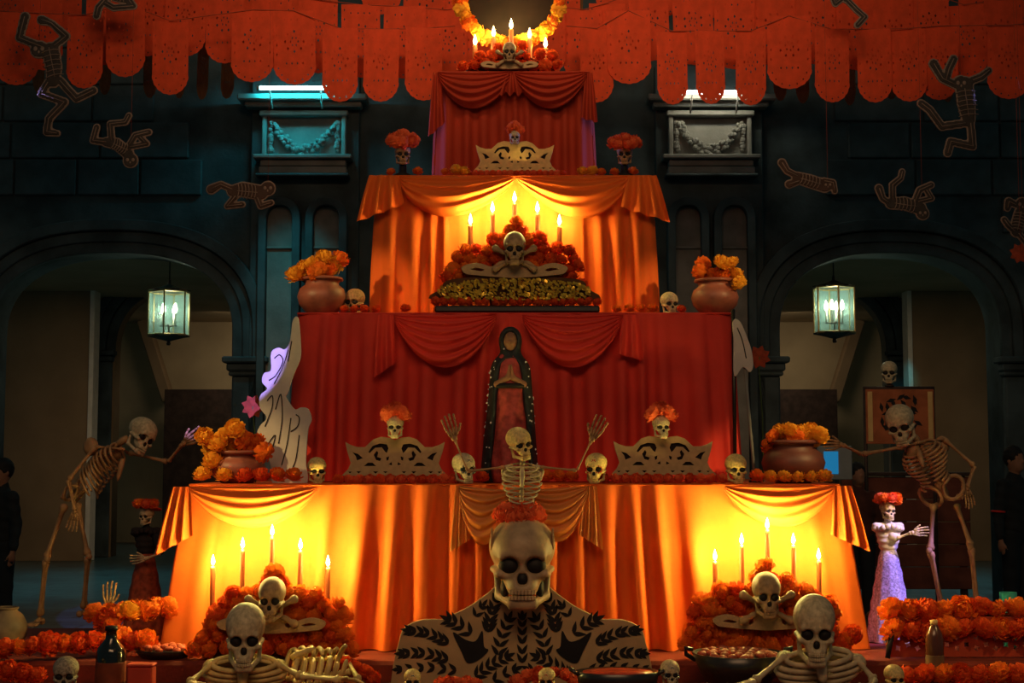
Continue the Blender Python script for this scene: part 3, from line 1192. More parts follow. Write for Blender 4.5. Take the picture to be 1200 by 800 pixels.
# ---- hanging glass lanterns
GLASS = bpy.data.materials.new('lantern_glass')
GLASS.use_nodes = True
nt = GLASS.node_tree
tr = nt.nodes.new('ShaderNodeBsdfTransparent')
tr.inputs[0].default_value = (0.82, 0.95, 0.95, 1)
gl = nt.nodes.new('ShaderNodeBsdfPrincipled')
gl.inputs['Base Color'].default_value = (0.35, 0.5, 0.5, 1)
gl.inputs['Roughness'].default_value = 0.15
mx = nt.nodes.new('ShaderNodeMixShader')
nz = nt.nodes.new('ShaderNodeTexNoise')
nz.inputs['Scale'].default_value = 6
rp = nt.nodes.new('ShaderNodeMapRange')
rp.inputs['To Min'].default_value = 0.10
rp.inputs['To Max'].default_value = 0.40
nt.links.new(nz.outputs['Fac'], rp.inputs['Value'])
nt.links.new(rp.outputs[0], mx.inputs[0])
nt.links.new(tr.outputs[0], mx.inputs[1])
nt.links.new(gl.outputs[0], mx.inputs[2])
nt.links.new(mx.outputs[0], nt.nodes['Material Output'].inputs['Surface'])
BULB = mat('warm_bulb', (1, 0.9, 0.7), 0.4, emit=(1.0, 0.86, 0.55), emit_s=16)
for lx, ly0, ly1, lab in ((197.5, 342, 393, 'glass lantern with lit candle bulbs hanging in the left arch'),
                          (978, 337, 390, 'glass lantern with lit candle bulbs hanging in the right arch')):
    LY = 16.9
    bot = at(lx, ly1, LY)
    H = at(lx, ly0, LY).z - bot.z
    R = mp(24.5, LY)
    t = thing('hanging_lantern', lab, 'lantern', bot)
    b = MB()
    for i in range(6):
        a0, a1 = PI / 6 + i * PI / 3, PI / 6 + (i + 1) * PI / 3
        q0, q1 = V((R * math.cos(a0), R * math.sin(a0), 0)), V((R * math.cos(a1), R * math.sin(a1), 0))
        b.tube([q0, q0 + V((0, 0, H))], 0.011, 6)
        for z in (0, H):
            b.tube([q0 + V((0, 0, z)), q1 + V((0, 0, z))], 0.014, 6)
        n = (q1 - q0)
        th = math.atan2(n.y, n.x)
        obj('glass_pane', MB().box((0, 0, 0), (n.length - 0.02, 0.006, H - 0.03)).mesh(False), GLASS, t,
            (q0 + q1) / 2 + V((0, 0, H / 2)), (0, 0, th))
    obj('frame', b.mesh(False), mat('brass', (0.45, 0.33, 0.14), 0.4, metallic=0.8, var=0.2), t)
    obj('base_cone', MB().lathe([(0.02, -0.115), (0.028, -0.09), (0.018, -0.07), (R * 0.45, -0.045), (R * 1.02, -0.012), (R * 1.02, 0.0)], 6).mesh(False), METAL, t)
    obj('top_rim', MB().lathe([(R * 1.03, H), (R * 1.03, H + 0.02), (R * 0.5, H + 0.05), (0.02, H + 0.09), (0.015, H + 0.14)], 6).mesh(False), METAL, t)
    obj('chain', MB().tube([(0, 0, H + 0.13), (0, 0, 4.36 - bot.z)], 0.008, 6).mesh(), METAL, t)
    for i in range(4):
        a = PI / 4 + i * PI / 2 + 0.3
        c = V((0.095 * math.cos(a), 0.095 * math.sin(a), 0))
        obj('candle_sleeve', MB().lathe([(0.013, H * 0.22), (0.013, H * 0.5)], 8, c).mesh(), WHITEP, t)
        obj('bulb', MB().lathe([(0.012, 0), (0.026, 0.035), (0.022, 0.07), (0.006, 0.12)], 10).mesh(), BULB, t, c + V((0, 0, H * 0.5)))
    obj('candle_arm', MB().tube([(-0.1, 0, H * 0.22), (0.1, 0, H * 0.22)], 0.01, 6).tube([(0, -0.1, H * 0.22), (0, 0.1, H * 0.22)], 0.01, 6).tube([(0, 0, 0), (0, 0, H * 0.24)], 0.012, 6).mesh(), METAL, t)
    lamp('lantern_light', 'POINT', (0, 0, H * 0.6), (1.0, 0.85, 0.6), 14, t, size=0.08)

# ---- the stage everything stands on
SZ = 0.5
SF = 0.39        # lower front step where the offerings stand
_b = MB().box((0, 8.935, SZ / 2), (7.6, 1.63, SZ - 0.004), bev=0.02)
_b.box((0, 7.06, SF / 2), (7.6, 2.12, SF - 0.004), bev=0.02)
_b.box((0.016, 10.6, SZ / 2), (4.3, 1.75, SZ - 0.004), bev=0.02)
st = obj('floor_stage', _b.mesh(False), mat('stage_cloth', (0.22, 0.03, 0.015), 0.8, var=0.4, vscale=3, bump=0.3, bscale=60))
tag(st, 'low stage covered with dark red cloth under the altar', None, kind='structure')

# ================================================================== the altar
CX = 0.016
ZT1 = at(603, 568, 8.62).z
ZT2 = at(603, 367, 9.27).z
ZT3 = at(603, 206, 9.78).z
ZT4 = at(603, 84, 10.22).z
BACK = 11.0


def tier(label, hw, hwb, yf, yfb, zt, zb, m, amp, lam, seed, name='altar_tier'):
    t = thing(name, label, 'altar step', (CX, yf, zb))
    base = V((CX, yf, zb))
    obj('step_body', MB().box(V((CX, (yf + BACK) / 2 + 0.07, (zt + zb) / 2 - 0.006)) - base, (2 * hw - 0.1, BACK - yf - 0.14, zt - zb - 0.012), bev=0.01).mesh(False), DARKWOOD, t)
    me = skirt_mesh(hw, hwb, yf, yfb, BACK, zt, zb + 0.004, amp, lam, seed, CX)
    me.transform(Matrix.Translation(-base))
    obj('pleated_skirt', me, m, t)
    b = MB()
    b.box(V((CX, (yf + BACK) / 2, zt)) - base, (2 * hw - 0.004, BACK - yf - 0.004, 0.012), bev=0.005)
    obj('top_cloth', b.mesh(False), m, t)
    return t


def wpart(t, name, me, m):
    me.transform(Matrix.Translation(-WL[t.name]))
    return obj(name, me, m, t)


def amp1(x):
    ax = abs(x)
    if ax < 1.0:
        return 0.105
    if ax < 1.7:
        return 0.105 - 0.09 * min(1, (ax - 1.0) / 0.2)
    return 0.03


T1 = tier('widest lowest altar step draped in saffron cloth with pleats, candlelit at both ends', 1.93, 2.08, 8.62, 8.56, ZT1, SZ, CLOTH, amp1, 0.175, 1.7)
T2 = tier('scarlet draped second altar step behind the robed figure', 1.40, 1.455, 9.27, 9.23, ZT2, ZT1 + 0.007, CLOTH_R, lambda x: 0.085, 0.17, 4.1)
T3 = tier('saffron draped third altar step glowing behind a row of five candles', 0.945, 0.985, 9.78, 9.74, ZT3, ZT2 + 0.007, CLOTH, lambda x: 0.05 if abs(x) > 0.45 else 0.014, 0.125, 2.2)
T4 = tier('narrow scarlet draped top altar step under the marigold ring', 0.545, 0.58, 10.22, 10.19, ZT4, ZT3 + 0.007, CLOTH_B, lambda x: 0.05, 0.11, 0.6)


def sw(t, x0, x1, y0, y1, Y, dip_px, m, **kw):
    wpart(t, 'swag', swag_mesh(at(x0, y0, Y - 0.03), at(x1, y1, Y - 0.03), mp(dip_px, Y), **kw), m)


def tl(t, x, y, Y, w0, w1, la, lb, m, **kw):
    wpart(t, 'cloth_tail', tail_mesh(at(x, y, Y), mp(w0, Y), mp(w1, Y), mp(la, Y), mp(lb, Y), **kw), m)


# top step
sw(T4, 513, 601, 85, 85, 10.17, 40, CLOTH_B, skew=0.95)
sw(T4, 601, 688, 85, 85, 10.17, 40, CLOTH_B, skew=1.05)
tl(T4, 512, 86, 10.17, 8, 20, 78, 60, CLOTH_B, nf=2)
tl(T4, 690, 86, 10.17, 8, 20, 55, 60, CLOTH_B, nf=2)
tl(T4, 600, 86, 10.14, 10, 30, 26, 26, CLOTH_B, nf=3, zig=0.02)
# third step
sw(T3, 468, 604, 207, 207, 9.72, 44, CLOTH, skew=0.8, folds=4, fold=0.010)
sw(T3, 604, 738, 207, 207, 9.72, 46, CLOTH, skew=1.28, folds=4, fold=0.010)
tl(T3, 450, 206, 9.70, 34, 56, 56, 34, CLOTH, nf=3, amp=0.025, drift=-0.02)
tl(T3, 752, 206, 9.70, 34, 58, 38, 56, CLOTH, nf=3, amp=0.025, drift=0.02)
# second step
sw(T2, 462, 582, 369, 369, 9.20, 58, CLOTH_R, folds=6)
sw(T2, 612, 730, 369, 369, 9.20, 58, CLOTH_R, folds=6)
tl(T2, 452, 369, 9.19, 18, 26, 74, 56, CLOTH_R, nf=2)
tl(T2, 738, 369, 9.19, 18, 30, 46, 54, CLOTH_R, nf=2)
# lowest step
sw(T1, 222, 372, 570, 570, 8.55, 44, CLOTH, folds=4, fold=0.006, belly=0.03)
sw(T1, 848, 978, 569, 569, 8.55, 44, CLOTH, folds=4, skew=1.1, fold=0.006, belly=0.03)
tl(T1, 214, 570, 8.56, 20, 44, 80, 56, CLOTH, nf=3, amp=0.02, drift=-0.04)
tl(T1, 986, 569, 8.56, 20, 46, 56, 76, CLOTH, nf=3, amp=0.02, drift=0.04)
sw(T1, 538, 604, 569, 575, 8.52, 62, SATIN, folds=5, skew=0.75)
sw(T1, 604, 690, 575, 569, 8.52, 58, SATIN, folds=5, skew=1.3)
tl(T1, 541, 569, 8.51, 14, 26, 76, 60, SATIN, nf=3)
tl(T1, 692, 569, 8.51, 14, 28, 56, 74, SATIN, nf=3)

# ================================================================== papel picado bunting
def banner_mesh(w, h, seed):
    rnd = random.Random(seed)
    out = [(-w / 2, 0), (-w / 2, -h + w * 0.42)]
    n = 9
    for i in range(n):
        for j in range(4):
            a = PI + PI * (i + j / 4) / n
            r = w / 2 * (1 + 0.03 * math.sin(PI * j / 4))
            out.append((r * math.cos(a), -h + w * 0.42 + r * math.sin(a) * 0.86))
    out += [(w / 2, -h + w * 0.42), (w / 2, 0)]
    holes = []

    def dia(x, y, a, b):
        holes.append([(x - a, y), (x, y - b), (x + a, y), (x, y + b)])
    for s in (-1, 1):
        for k in range(5):
            dia(s * w * 0.42, -0.08 * h - k * h * 0.13, w * 0.018, h * 0.022)
    for k in range(8):
        a = 2 * PI * k / 8 + seed
        dia(w * 0.22 * math.cos(a), -0.42 * h + w * 0.22 * math.sin(a), w * 0.028, w * 0.038)
    for k in range(6):
        a = 2 * PI * k / 6 + seed * 2
        dia(w * 0.09 * math.cos(a), -0.42 * h + w * 0.09 * math.sin(a), w * 0.016, w * 0.03)
    for k in range(7):
        a = PI + PI * (k + 0.5) / 7
        dia(w * 0.4 * math.cos(a), -h + w * 0.42 + w * 0.36 * math.sin(a), w * 0.022, w * 0.022)
    for k in range(4):
        dia((k - 1.5) * w * 0.16 + rnd.uniform(-1, 1) * w * 0.02, -0.12 * h, w * 0.02, h * 0.018)
        dia((k - 1.5) * w * 0.13, -0.72 * h, w * 0.02, h * 0.02)
    return plate([out] + holes, 0.0012)


BAN = [banner_mesh(1.0, 1.6, k) for k in range(3)]
brnd = random.Random(21)


def bunting(label, Y, items, sag=0.04, m=PAPER, hpx=88, name='paper_bunting', asp=None):
    """items: (centre column, bottom row, width in px)"""
    items = sorted(items)
    tops = []
    H = mp(hpx, Y)
    for x, yb, wpx in items:
        p = at(x, yb, Y)
        tops.append(V((p.x, Y, p.z + H)))
    t = thing(name, label, 'bunting', tops[0], 0, 'strings of cut-paper banners over the altar')
    pts = [tops[0] + V((-0.25, 0, 0.02))] + tops + [tops[-1] + V((0.25, 0, 0.02))]
    W(t, 'string', MB().tube(pts, 0.004, 5), STRING)
    for (x, yb, wpx), tp in zip(items, tops):
        wd = mp(wpx, Y)
        obj('paper_banner', brnd.choice(BAN), m, t, tp + V((0, brnd.uniform(-0.02, 0.02), 0)),
            (brnd.uniform(-0.05, 0.05), brnd.uniform(-0.03, 0.03), brnd.uniform(-0.14, 0.14)), (wd, 1, H / 1.6), world=True)


bunting('lowest string of orange cut-paper banners, hanging left of the altar top', 11.6,
        [(18, 99, 50), (98, 102, 44), (146, 89, 48), (198, 109, 42), (295, 96, 50), (343, 97, 50), (398, 118, 42), (447, 119, 42), (497, 118, 44)])
bunting('lowest string of orange cut-paper banners, hanging right of the altar top', 11.6,
        [(700, 118, 40), (737, 97, 52), (788, 121, 36), (832, 121, 35), (881, 121, 36), (926, 103, 52), (976, 119, 42), (1025, 119, 40), (1066, 118, 42), (1104, 115, 44), (1185, 114, 50)])
bunting('middle string of orange cut-paper banners, left of the marigold ring', 12.0,
        [(48, 80, 46), (122, 74, 46), (170, 64, 48), (218, 66, 48), (262, 74, 46), (318, 78, 48), (372, 84, 46), (422, 90, 46), (474, 92, 50), (524, 96, 48), (566, 90, 44)])
bunting('middle string of orange cut-paper banners, right of the marigold ring', 12.0,
        [(640, 90, 46), (684, 96, 46), (712, 88, 44), (760, 70, 48), (812, 74, 48), (862, 80, 48), (908, 76, 50), (955, 74, 54), (1006, 82, 52), (1048, 84, 48), (1090, 76, 46), (1132, 90, 50), (1178, 84, 48)])
bunting('highest string of orange cut-paper banners, cut by the picture top at left', 12.4,
        [(6, 58, 52), (70, 40, 50), (126, 36, 48), (182, 30, 50), (236, 34, 48), (302, 24, 50), (362, 28, 48), (448, 14, 50), (498, 44, 52), (548, 50, 50)])
bunting('highest string of orange cut-paper banners, cut by the picture top at right', 12.4,
        [(606, 46, 46), (656, 48, 50), (724, 20, 48), (778, 19, 48), (832, 20, 48), (892, 26, 50), (940, 34, 50), (992, 38, 50), (1040, 44, 46), (1092, 10, 46), (1150, 40, 50), (1196, 44, 48)])
bunting('string of dull tan paper strips peeping out under the orange banners, left', 12.8,
        [(42, 108, 14), (124, 110, 14), (176, 114, 16), (208, 114, 14), (238, 116, 14), (268, 116, 16), (388, 40, 16), (516, 40, 18)], m=PAPER_T, hpx=70)
bunting('string of dull tan paper strips peeping out under the orange banners, right', 12.8,
        [(676, 40, 16), (914, 118, 16), (940, 120, 16), (996, 122, 14), (1045, 116, 16), (1090, 50, 18), (1110, 118, 14), (1158, 60, 22)], m=PAPER_T, hpx=70)

# ================================================================== flat skeleton cut-outs hung in the hall
CUT_B = mat('cutout_edge', (0.19, 0.135, 0.11), 0.8, var=0.2, vscale=12)
CUT_F = mat('cutout_print', (0.035, 0.028, 0.026), 0.8, var=0.3, vscale=12)


def cutout(label, px_pts, Y, head, ribs, hand=True, fill=CUT_F):
    """px_pts: list of polylines of (col,row,radius px); head: (col,row,r); ribs: (x0,y0,x1,y1,halfwidth)"""
    c = at(head[0], head[1], Y)
    s = mp(1, Y)
    to = lambda x, y: ((x - head[0]) * s, -(y - head[1]) * s)
    segs = []
    for pl in px_pts:
        for a, b in zip(pl[:-1], pl[1:]):
            segs.append((to(a[0], a[1]), to(b[0], b[1]), a[2] * s, b[2] * s))
    hd = (to(head[0], head[1]), head[2] * s)
    xs = [q[0] for sg in segs for q in sg[:2]] + [hd[1], -hd[1]]
    zs = [q[1] for sg in segs for q in sg[:2]] + [hd[1], -hd[1]]
    m_ = 12 * s
    lo = (min(xs) - m_, -0.02, min(zs) - m_)
    hi = (max(xs) + m_, 0.02, max(zs) + m_)

    def f2(P, grow):
        d = np.sqrt((P[0] - hd[0][0]) ** 2 + (P[2] - hd[0][1]) ** 2) - hd[1] - grow
        for a, b, ra, rb in segs:
            d = np.minimum(d, s_cap((P[0], 0 * P[1], P[2]), (a[0], 0, a[1]), (b[0], 0, b[1]), ra + grow, rb + grow))
        return d
    t = thing('skeleton_cutout', label, 'decoration', c, 0, 'flat skeleton cut-outs hanging around the altar')
    board = snet(lambda P: np.maximum(f2(P, 1.6 * s), np.abs(P[1]) - 0.006), lo, hi, 96, hy=0.006)
    obj('board', board, CUT_B, t)
    front = snet(lambda P: np.maximum(f2(P, 0.2 * s), np.abs(P[1] + 0.006) - 0.004), lo, hi, 96, hy=0.005)
    obj('printed_front', front, fill, t)
    b = MB()
    x0, y0, x1, y1, hw = ribs
    ux, uy = (x1 - x0), (y1 - y0)
    L = math.hypot(ux, uy)
    nx, ny = -uy / L, ux / L
    P3 = lambda x, y: V((to(x, y)[0], -0.0125, to(x, y)[1]))
    b.tube([P3(x0, y0), P3(x1, y1)], 0.55 * s, 5)
    for i in range(6):
        f = (i + 0.5) / 6
        cx_, cy_ = x0 + ux * f, y0 + uy * f
        pts = [P3(cx_ + nx * hw * q + ux / L * 2 * q * q, cy_ + ny * hw * q + uy / L * 2 * q * q) for q in (-1, -0.5, 0, 0.5, 1)]
        b.tube(pts, 0.55 * s, 5)
    for pl in px_pts[1:]:
        b.tube([P3(q[0], q[1]) for q in pl], 0.6 * s, 5)
    obj('printed_bones', b.mesh(), CUT_B, t)
    b = MB()
    for sg in (-1, 1):
        b.ell(V((sg * hd[1] * 0.42, -0.011, 0.05 * hd[1])), (hd[1] * 0.26, 0.004, hd[1] * 0.3), 8, 5)
    b.ell(V((0, -0.011, -0.35 * hd[1])), (hd[1] * 0.12, 0.004, hd[1] * 0.2), 8, 5)
    obj('printed_face', b.mesh(), CUT_B, t)
    obj('thread', MB().tube([(0, 0, 0), (0, 0, 5.6 - c.z)], 0.0015, 4).mesh(), STRING, t)
    return t


CY = 11.2
cutout('large dancing skeleton cut-out at far left with both arms raised', [
    [(60, 60, 10), (64, 80, 9), (64, 97, 7)],
    [(52, 56, 4), (22, 44, 4), (28, 18, 5)], [(64, 54, 4), (78, 42, 4), (60, 26, 3), (48, 22, 5)],
    [(58, 98, 4), (50, 112, 4), (78, 122, 4), (60, 142, 4), (58, 158, 4), (70, 160, 3)],
    [(72, 96, 4), (92, 118, 4), (112, 108, 4)]], CY, (46, 58, 10), (58, 56, 66, 92, 11))
cutout('kicking skeleton cut-out upside down, below the left banners', [
    [(150, 180, 6), (136, 168, 6), (124, 166, 5)],
    [(124, 166, 3.4), (108, 164, 3), (112, 148, 3)], [(130, 164, 3.4), (128, 144, 3), (146, 142, 2.6), (150, 134, 2.6)],
    [(150, 172, 3), (158, 158, 3), (174, 154, 3)], [(152, 172, 2.6), (172, 168, 2.6), (164, 160, 2.6)]], CY, (153, 188, 8), (150, 176, 132, 168, 7))
cutout('lying skeleton cut-out above the left arch', [
    [(306, 226, 8), (284, 222, 8), (272, 224, 6)],
    [(272, 222, 3), (258, 216, 3), (247, 222, 5)], [(276, 230, 3), (266, 242, 2.6), (284, 240, 2.6)],
    [(302, 232, 3), (306, 242, 3), (318, 238, 2.6)]], CY, (314, 221, 8), (302, 226, 278, 224, 9), fill=mat('cutout_print_warm', (0.05, 0.027, 0.02), 0.8, var=0.3))
cutout('large dancing skeleton cut-out at far right with raised arms', [
    [(1130, 100, 10), (1132, 122, 10), (1134, 142, 7)],
    [(1120, 100, 4), (1104, 92, 4), (1094, 74, 5)], [(1108, 94, 4), (1112, 80, 4), (1118, 68, 4)], [(1140, 94, 4), (1150, 90, 4), (1160, 82, 3)],
    [(1130, 146, 4), (1102, 150, 4), (1088, 130, 4), (1078, 122, 4)],
    [(1136, 146, 4), (1138, 174, 4), (1112, 168, 4), (1108, 182, 4)]], CY, (1126, 98, 9), (1130, 104, 1134, 138, 12))
cutout('lying skeleton cut-out beside the right pilaster', [
    [(966, 218, 7), (948, 212, 7), (934, 208, 6)],
    [(934, 206, 3), (922, 200, 3), (916, 190, 4)], [(936, 212, 3), (924, 216, 4)],
    [(966, 212, 3), (976, 214, 3), (978, 224, 2.6)]], CY, (970, 217, 6), (962, 216, 938, 209, 7), fill=MATS['cutout_print_warm'])
cutout('kicking skeleton cut-out above the right arch, head down', [
    [(1078, 244, 7), (1060, 238, 7), (1044, 238, 6)],
    [(1042, 238, 3), (1034, 232, 3), (1030, 220, 4)], [(1046, 234, 3), (1046, 216, 3), (1056, 208, 2.6), (1058, 200, 2.6)],
    [(1072, 236, 3), (1078, 222, 3), (1092, 216, 3)], [(1076, 236, 2.6), (1092, 232, 2.6), (1086, 222, 2.6)]], CY, (1081, 250, 7), (1074, 242, 1048, 238, 8))
cutout('bony legs of a skeleton cut-out hanging from the top edge at right', [
    [(990, -14, 5), (991, -6, 5), (991, 0, 4)], [(991, 0, 2.8), (1004, 14, 2.8), (1013, 22, 2.8), (1004, 32, 2.8)],
    [(988, -2, 2.6), (978, 6, 2.6), (974, -4, 2.4)]], CY, (990, -24, 7), (990, -18, 991, -4, 6))
cutout('skeleton cut-out on the top edge at left, over the banners', [
    [(122, -8, 5), (138, -4, 6), (152, 0, 5)], [(152, 0, 3), (158, 8, 3), (134, 10, 3), (124, 4, 3)],
    [(124, 0, 3), (116, 10, 3.4), (114, 20, 3.4)], [(120, -10, 2.6), (108, -16, 2.6)]], CY, (112, -8, 7), (124, -8, 148, -2, 6))
cutout('pale skeleton cut-out cut off by the right picture edge', [
    [(1196, 250, 7), (1192, 262, 7), (1190, 272, 6)], [(1190, 240, 3), (1182, 236, 4), (1180, 244, 3)],
    [(1188, 272, 3), (1180, 264, 3), (1176, 258, 3)], [(1192, 274, 3), (1200, 284, 3), (1206, 296, 3)]], CY, (1198, 240, 8), (1196, 248, 1191, 270, 8))

# ================================================================== flower mounds with skull ornaments
def wing_loops():
    h = [(0.0, 0.30), (0.55, 0.34), (0.95, 0.05), (1.35, 0.18), (1.75, 0.22), (2.2, 0.02), (2.05, -0.28), (1.6, -0.36), (1.1, -0.42), (0.6, -0.46), (0, -0.5)]
    outer = h + [(-x, y) for x, y in h[::-1][1:-1]]
    holes = []
    for s in (-1, 1):
        holes.append(cr([(s * 1.25, -0.1), (s * 1.5, 0.0), (s * 1.7, 0.0), (s * 1.85, -0.08), (s * 1.62, -0.14), (s * 1.4, -0.18)], 4))
        holes.append(cr([(s * 0.62, 0.1), (s * 0.8, 0.0), (s * 0.75, -0.25), (s * 0.58, -0.15)], 4))
    return [cr(outer, 5)] + holes


WING_ME = plate(wing_loops(), 0.12, 0.02)


def mound(label, cx, topf, half, y_base, Y, rpx, step, skull_c, skull_h, wing, base_label_mat=FL_D, seed=1, deep=0.16, mats=(FL_O, FL_O, FL_D)):
    rnd = random.Random(seed)
    base = at(cx, y_base, Y)
    t = thing('flower_mound', label, 'flower arrangement', base)
    # hidden foam block the flowers are stuck in
    prof = []
    n = 16
    for i in range(n + 1):
        x = -half + 2 * half * i / n
        prof.append((mp(x, Y) * 0.9, max(0.02, mp(y_base - topf(x), Y) - mp(rpx * 1.3, Y))))
    foam = plate([[(prof[0][0], 0.002)] + prof + [(prof[-1][0], 0.002)]], deep * 0.8)
    obj('moss_block', foam, mat('dark_moss', (0.10, 0.02, 0.01), 0.95, var=0.4), t, (0, 0.02, 0))
    y = y_base - rpx * 0.7
    row = 0
    while True:
        any_ = False
        x = -half + (step / 2 if row % 2 else 0)
        while x <= half:
            if topf(x) <= y + rpx * 0.2:
                any_ = True
                f = (y_base - y) / max(1.0, y_base - topf(0))
                p = at(cx + x + rnd.uniform(-2, 2), y + rnd.uniform(-2, 2), Y - deep * 0.5 * (1 - 0.6 * f) - rnd.uniform(0, 0.02))
                blossom(p, mp(rpx * rnd.uniform(0.85, 1.2), Y), mats[0] if (rnd.random() < 0.35 + 0.3 * f) else rnd.choice(mats[1:]), t)
            x += step
        if not any_ or row > 12:
            break
        y -= step * 0.78
        row += 1
    # skull with winged board and crossed bones in front of the flowers
    Yo = Y - deep * 0.5 - 0.06
    px, py = skull_c
    wo = obj('winged_board', WING_ME, TANBOARD, t, at(px, py + skull_h * 0.55, Yo + 0.0), None, (mp(wing, Yo) / 2.2, 0.25, mp(wing, Yo) / 2.6), world=True)
    sk = skull_part(t, at(px, py + skull_h * 0.5, Yo - mp(skull_h, Yo) * 0.30), mp(skull_h, Yo), (0, 0, 0), mat('mound_bone', (0.40, 0.26, 0.13), 0.6, var=0.3, vscale=10), wid=0.88)
    for s in (-1, 1):
        a = at(px - s * skull_h * 0.62, py + skull_h * 0.62, Yo - 0.05)
        b = at(px + s * skull_h * 0.62, py - skull_h * 0.05, Yo - 0.01)
        W(t, 'crossed_bone', bone_mesh(a, b, mp(skull_h * 0.055, Y), 8), MATS['mound_bone'])
    return t


def top1(x):
    a = abs(x)
    return np.interp(a, [0, 18, 26, 50, 62, 80, 92], [668, 676, 690, 696, 702, 716, 745])


mound('orange flower mound with a skull ornament before the left end of the lowest step', 322, top1, 92, 768, 8.28, 11.5, 16.5, (318, 702), 50, 62, seed=3)
mound('orange flower mound with a skull ornament before the right end of the lowest step', 896, lambda x: top1(x) - 6, 92, 764, 8.28, 11.5, 16.5, (899, 697), 52, 62, seed=4)


def top3(x):
    a = abs(x)
    return np.interp(a, [0, 8, 22, 40, 60, 74, 80], [258, 268, 276, 288, 292, 312, 326])


M3 = mound('dark orange flower mound with skull and gold sequin band on the second step', 603, top3, 80, 352, 9.5, 9, 13.5, (603, 291), 42, 62, seed=5, mats=(FL_O, FL_D, FL_D))
# gold sequin band on the same arrangement, on a black tray
gb = MB()
r3 = random.Random(5)
for i in range(680):
    u, v = r3.uniform(-1, 1), r3.uniform(0, 1)
    hw = 90 - 14 * (2 * v - 1) ** 2
    p = at(603 + u * hw, 351 - 25 * v * (1 - 0.25 * u * u), 9.33 - 0.03 * math.cos(u * 1.5))
    sz = mp(r3.uniform(1.3, 2.8), 9.3)
    n = V((r3.uniform(-1, 1), -1.2, r3.uniform(-0.6, 1.2))).normalized()
    a_, b_ = n.orthogonal().normalized(), None
    b_ = n.cross(a_)
    gb.add([p + a_ * sz * math.cos(k * PI / 3) * 0.7 + b_ * sz * math.sin(k * PI / 3) for k in range(6)], [(0, 1, 2, 3, 4, 5)])
so = W(M3, 'gold_sequins', gb, GOLD)
so['kind'] = 'stuff'
band = plate([[((q[0] - 603) * mp(1, 9.38), (352 - q[1]) * mp(1, 9.38)) for q in cr([(514, 352), (517, 338), (530, 327), (603, 323), (676, 327), (689, 338), (692, 352)], 4)]], 0.03)
obj('sequin_backing', band, mat('brown_felt', (0.12, 0.05, 0.02), 0.9, var=0.3), M3, at(603, 352, 9.38), world=True)
for k in range(20):
    blossom(at(510 + k * 10, 353 + (k % 2), 9.33), mp(6, 9.3), FL_D, M3)
p = at(606, 363, 9.3)
obj('black_tray', MB().box((0, 0, 0), (mp(194, 9.3), 0.16, mp(8, 9.3)), bev=0.01).mesh(False), BLACKCLAY, M3, (p.x, 9.36, ZT2 + 0.03), world=True)


def top4(x):
    a = abs(x)
    return np.interp(a, [0, 20, 30, 50, 62], [50, 54, 62, 68, 78])


mound('dark flower mound with a small skull on the topmost step', 599, top4, 58, 82, 10.36, 7.5, 14, (597, 61), 26, 34, seed=6, deep=0.14, mats=(FL_D, FL_D, FL_D))

# candles
ORD = ['outermost left', 'second from left', 'tall middle', 'second from right', 'outermost right']
for nm, Y, pts, pw, foot in (
        ('by the lower left flower mound', 8.40, [(254, 654), (288, 634), (322, 619), (355, 635), (387, 655)], 20.0, SZ + 0.002),
        ('by the lower right flower mound', 8.40, [(835, 648), (866, 629), (896, 611), (926, 629), (955, 647)], 20.0, SZ + 0.002),
        ('by the gold sequin mound', 9.62, [(551, 254), (577, 240), (603, 228), (630, 240), (656, 255)], 14, ZT2 + 0.007),
        ('below the marigold ring', 10.46, [(556, 44), (578, 34), (599, 25), (621, 36), (640, 47)], 9.0, ZT4 + 0.007)):
    for (x, y), o_ in zip(pts, ORD):
        candle(x, y, foot, Y, '%s burning candle %s' % (o_, nm), 'candles %s' % nm, pw)

# ================================================================== marigold ring on the top step
RY = 10.55
rc = at(598, -6, RY)
R_ = mp(61, RY)
ring = thing('marigold_ring', 'big round wreath of orange marigolds standing on the topmost step', 'wreath', (rc.x, RY, ZT4))
obj('backing_disc', MB().lathe([(R_ * 0.98, -0.012), (R_ * 0.98, 0.012)], 48).mesh(False), mat('dark_felt', (0.018, 0.007, 0.006), 0.9, var=0.3), ring, (rc.x, RY + 0.05, rc.z), (PI / 2, 0, 0), world=True)
obj('wire_hoop', MB().tube([V((R_ * math.cos(a), 0, R_ * math.sin(a))) for a in [2 * PI * i / 40 for i in range(40)]], 0.02, 8, closed=True).mesh(), METAL, ring, rc, world=True)
obj('ring_stand', MB().tube([(0, 0.03, 0), (0, 0.03, rc.z - R_ - ZT4 + 0.02)], 0.02, 8).box((0, 0.03, 0.012), (0.3, 0.16, 0.024), bev=0.005).mesh(False), METAL, ring)
nfl = 40
for i in range(nfl):
    a = 2 * PI * i / nfl
    p = rc + V((R_ * math.cos(a), -0.03, R_ * math.sin(a)))
    blossom(p, mp(10, RY), FL_Y if i % 3 else FL_O, ring, tilt=(PI / 2 + FRND.uniform(-0.2, 0.2), FRND.uniform(-0.5, 0.5), FRND.uniform(0, 6)))

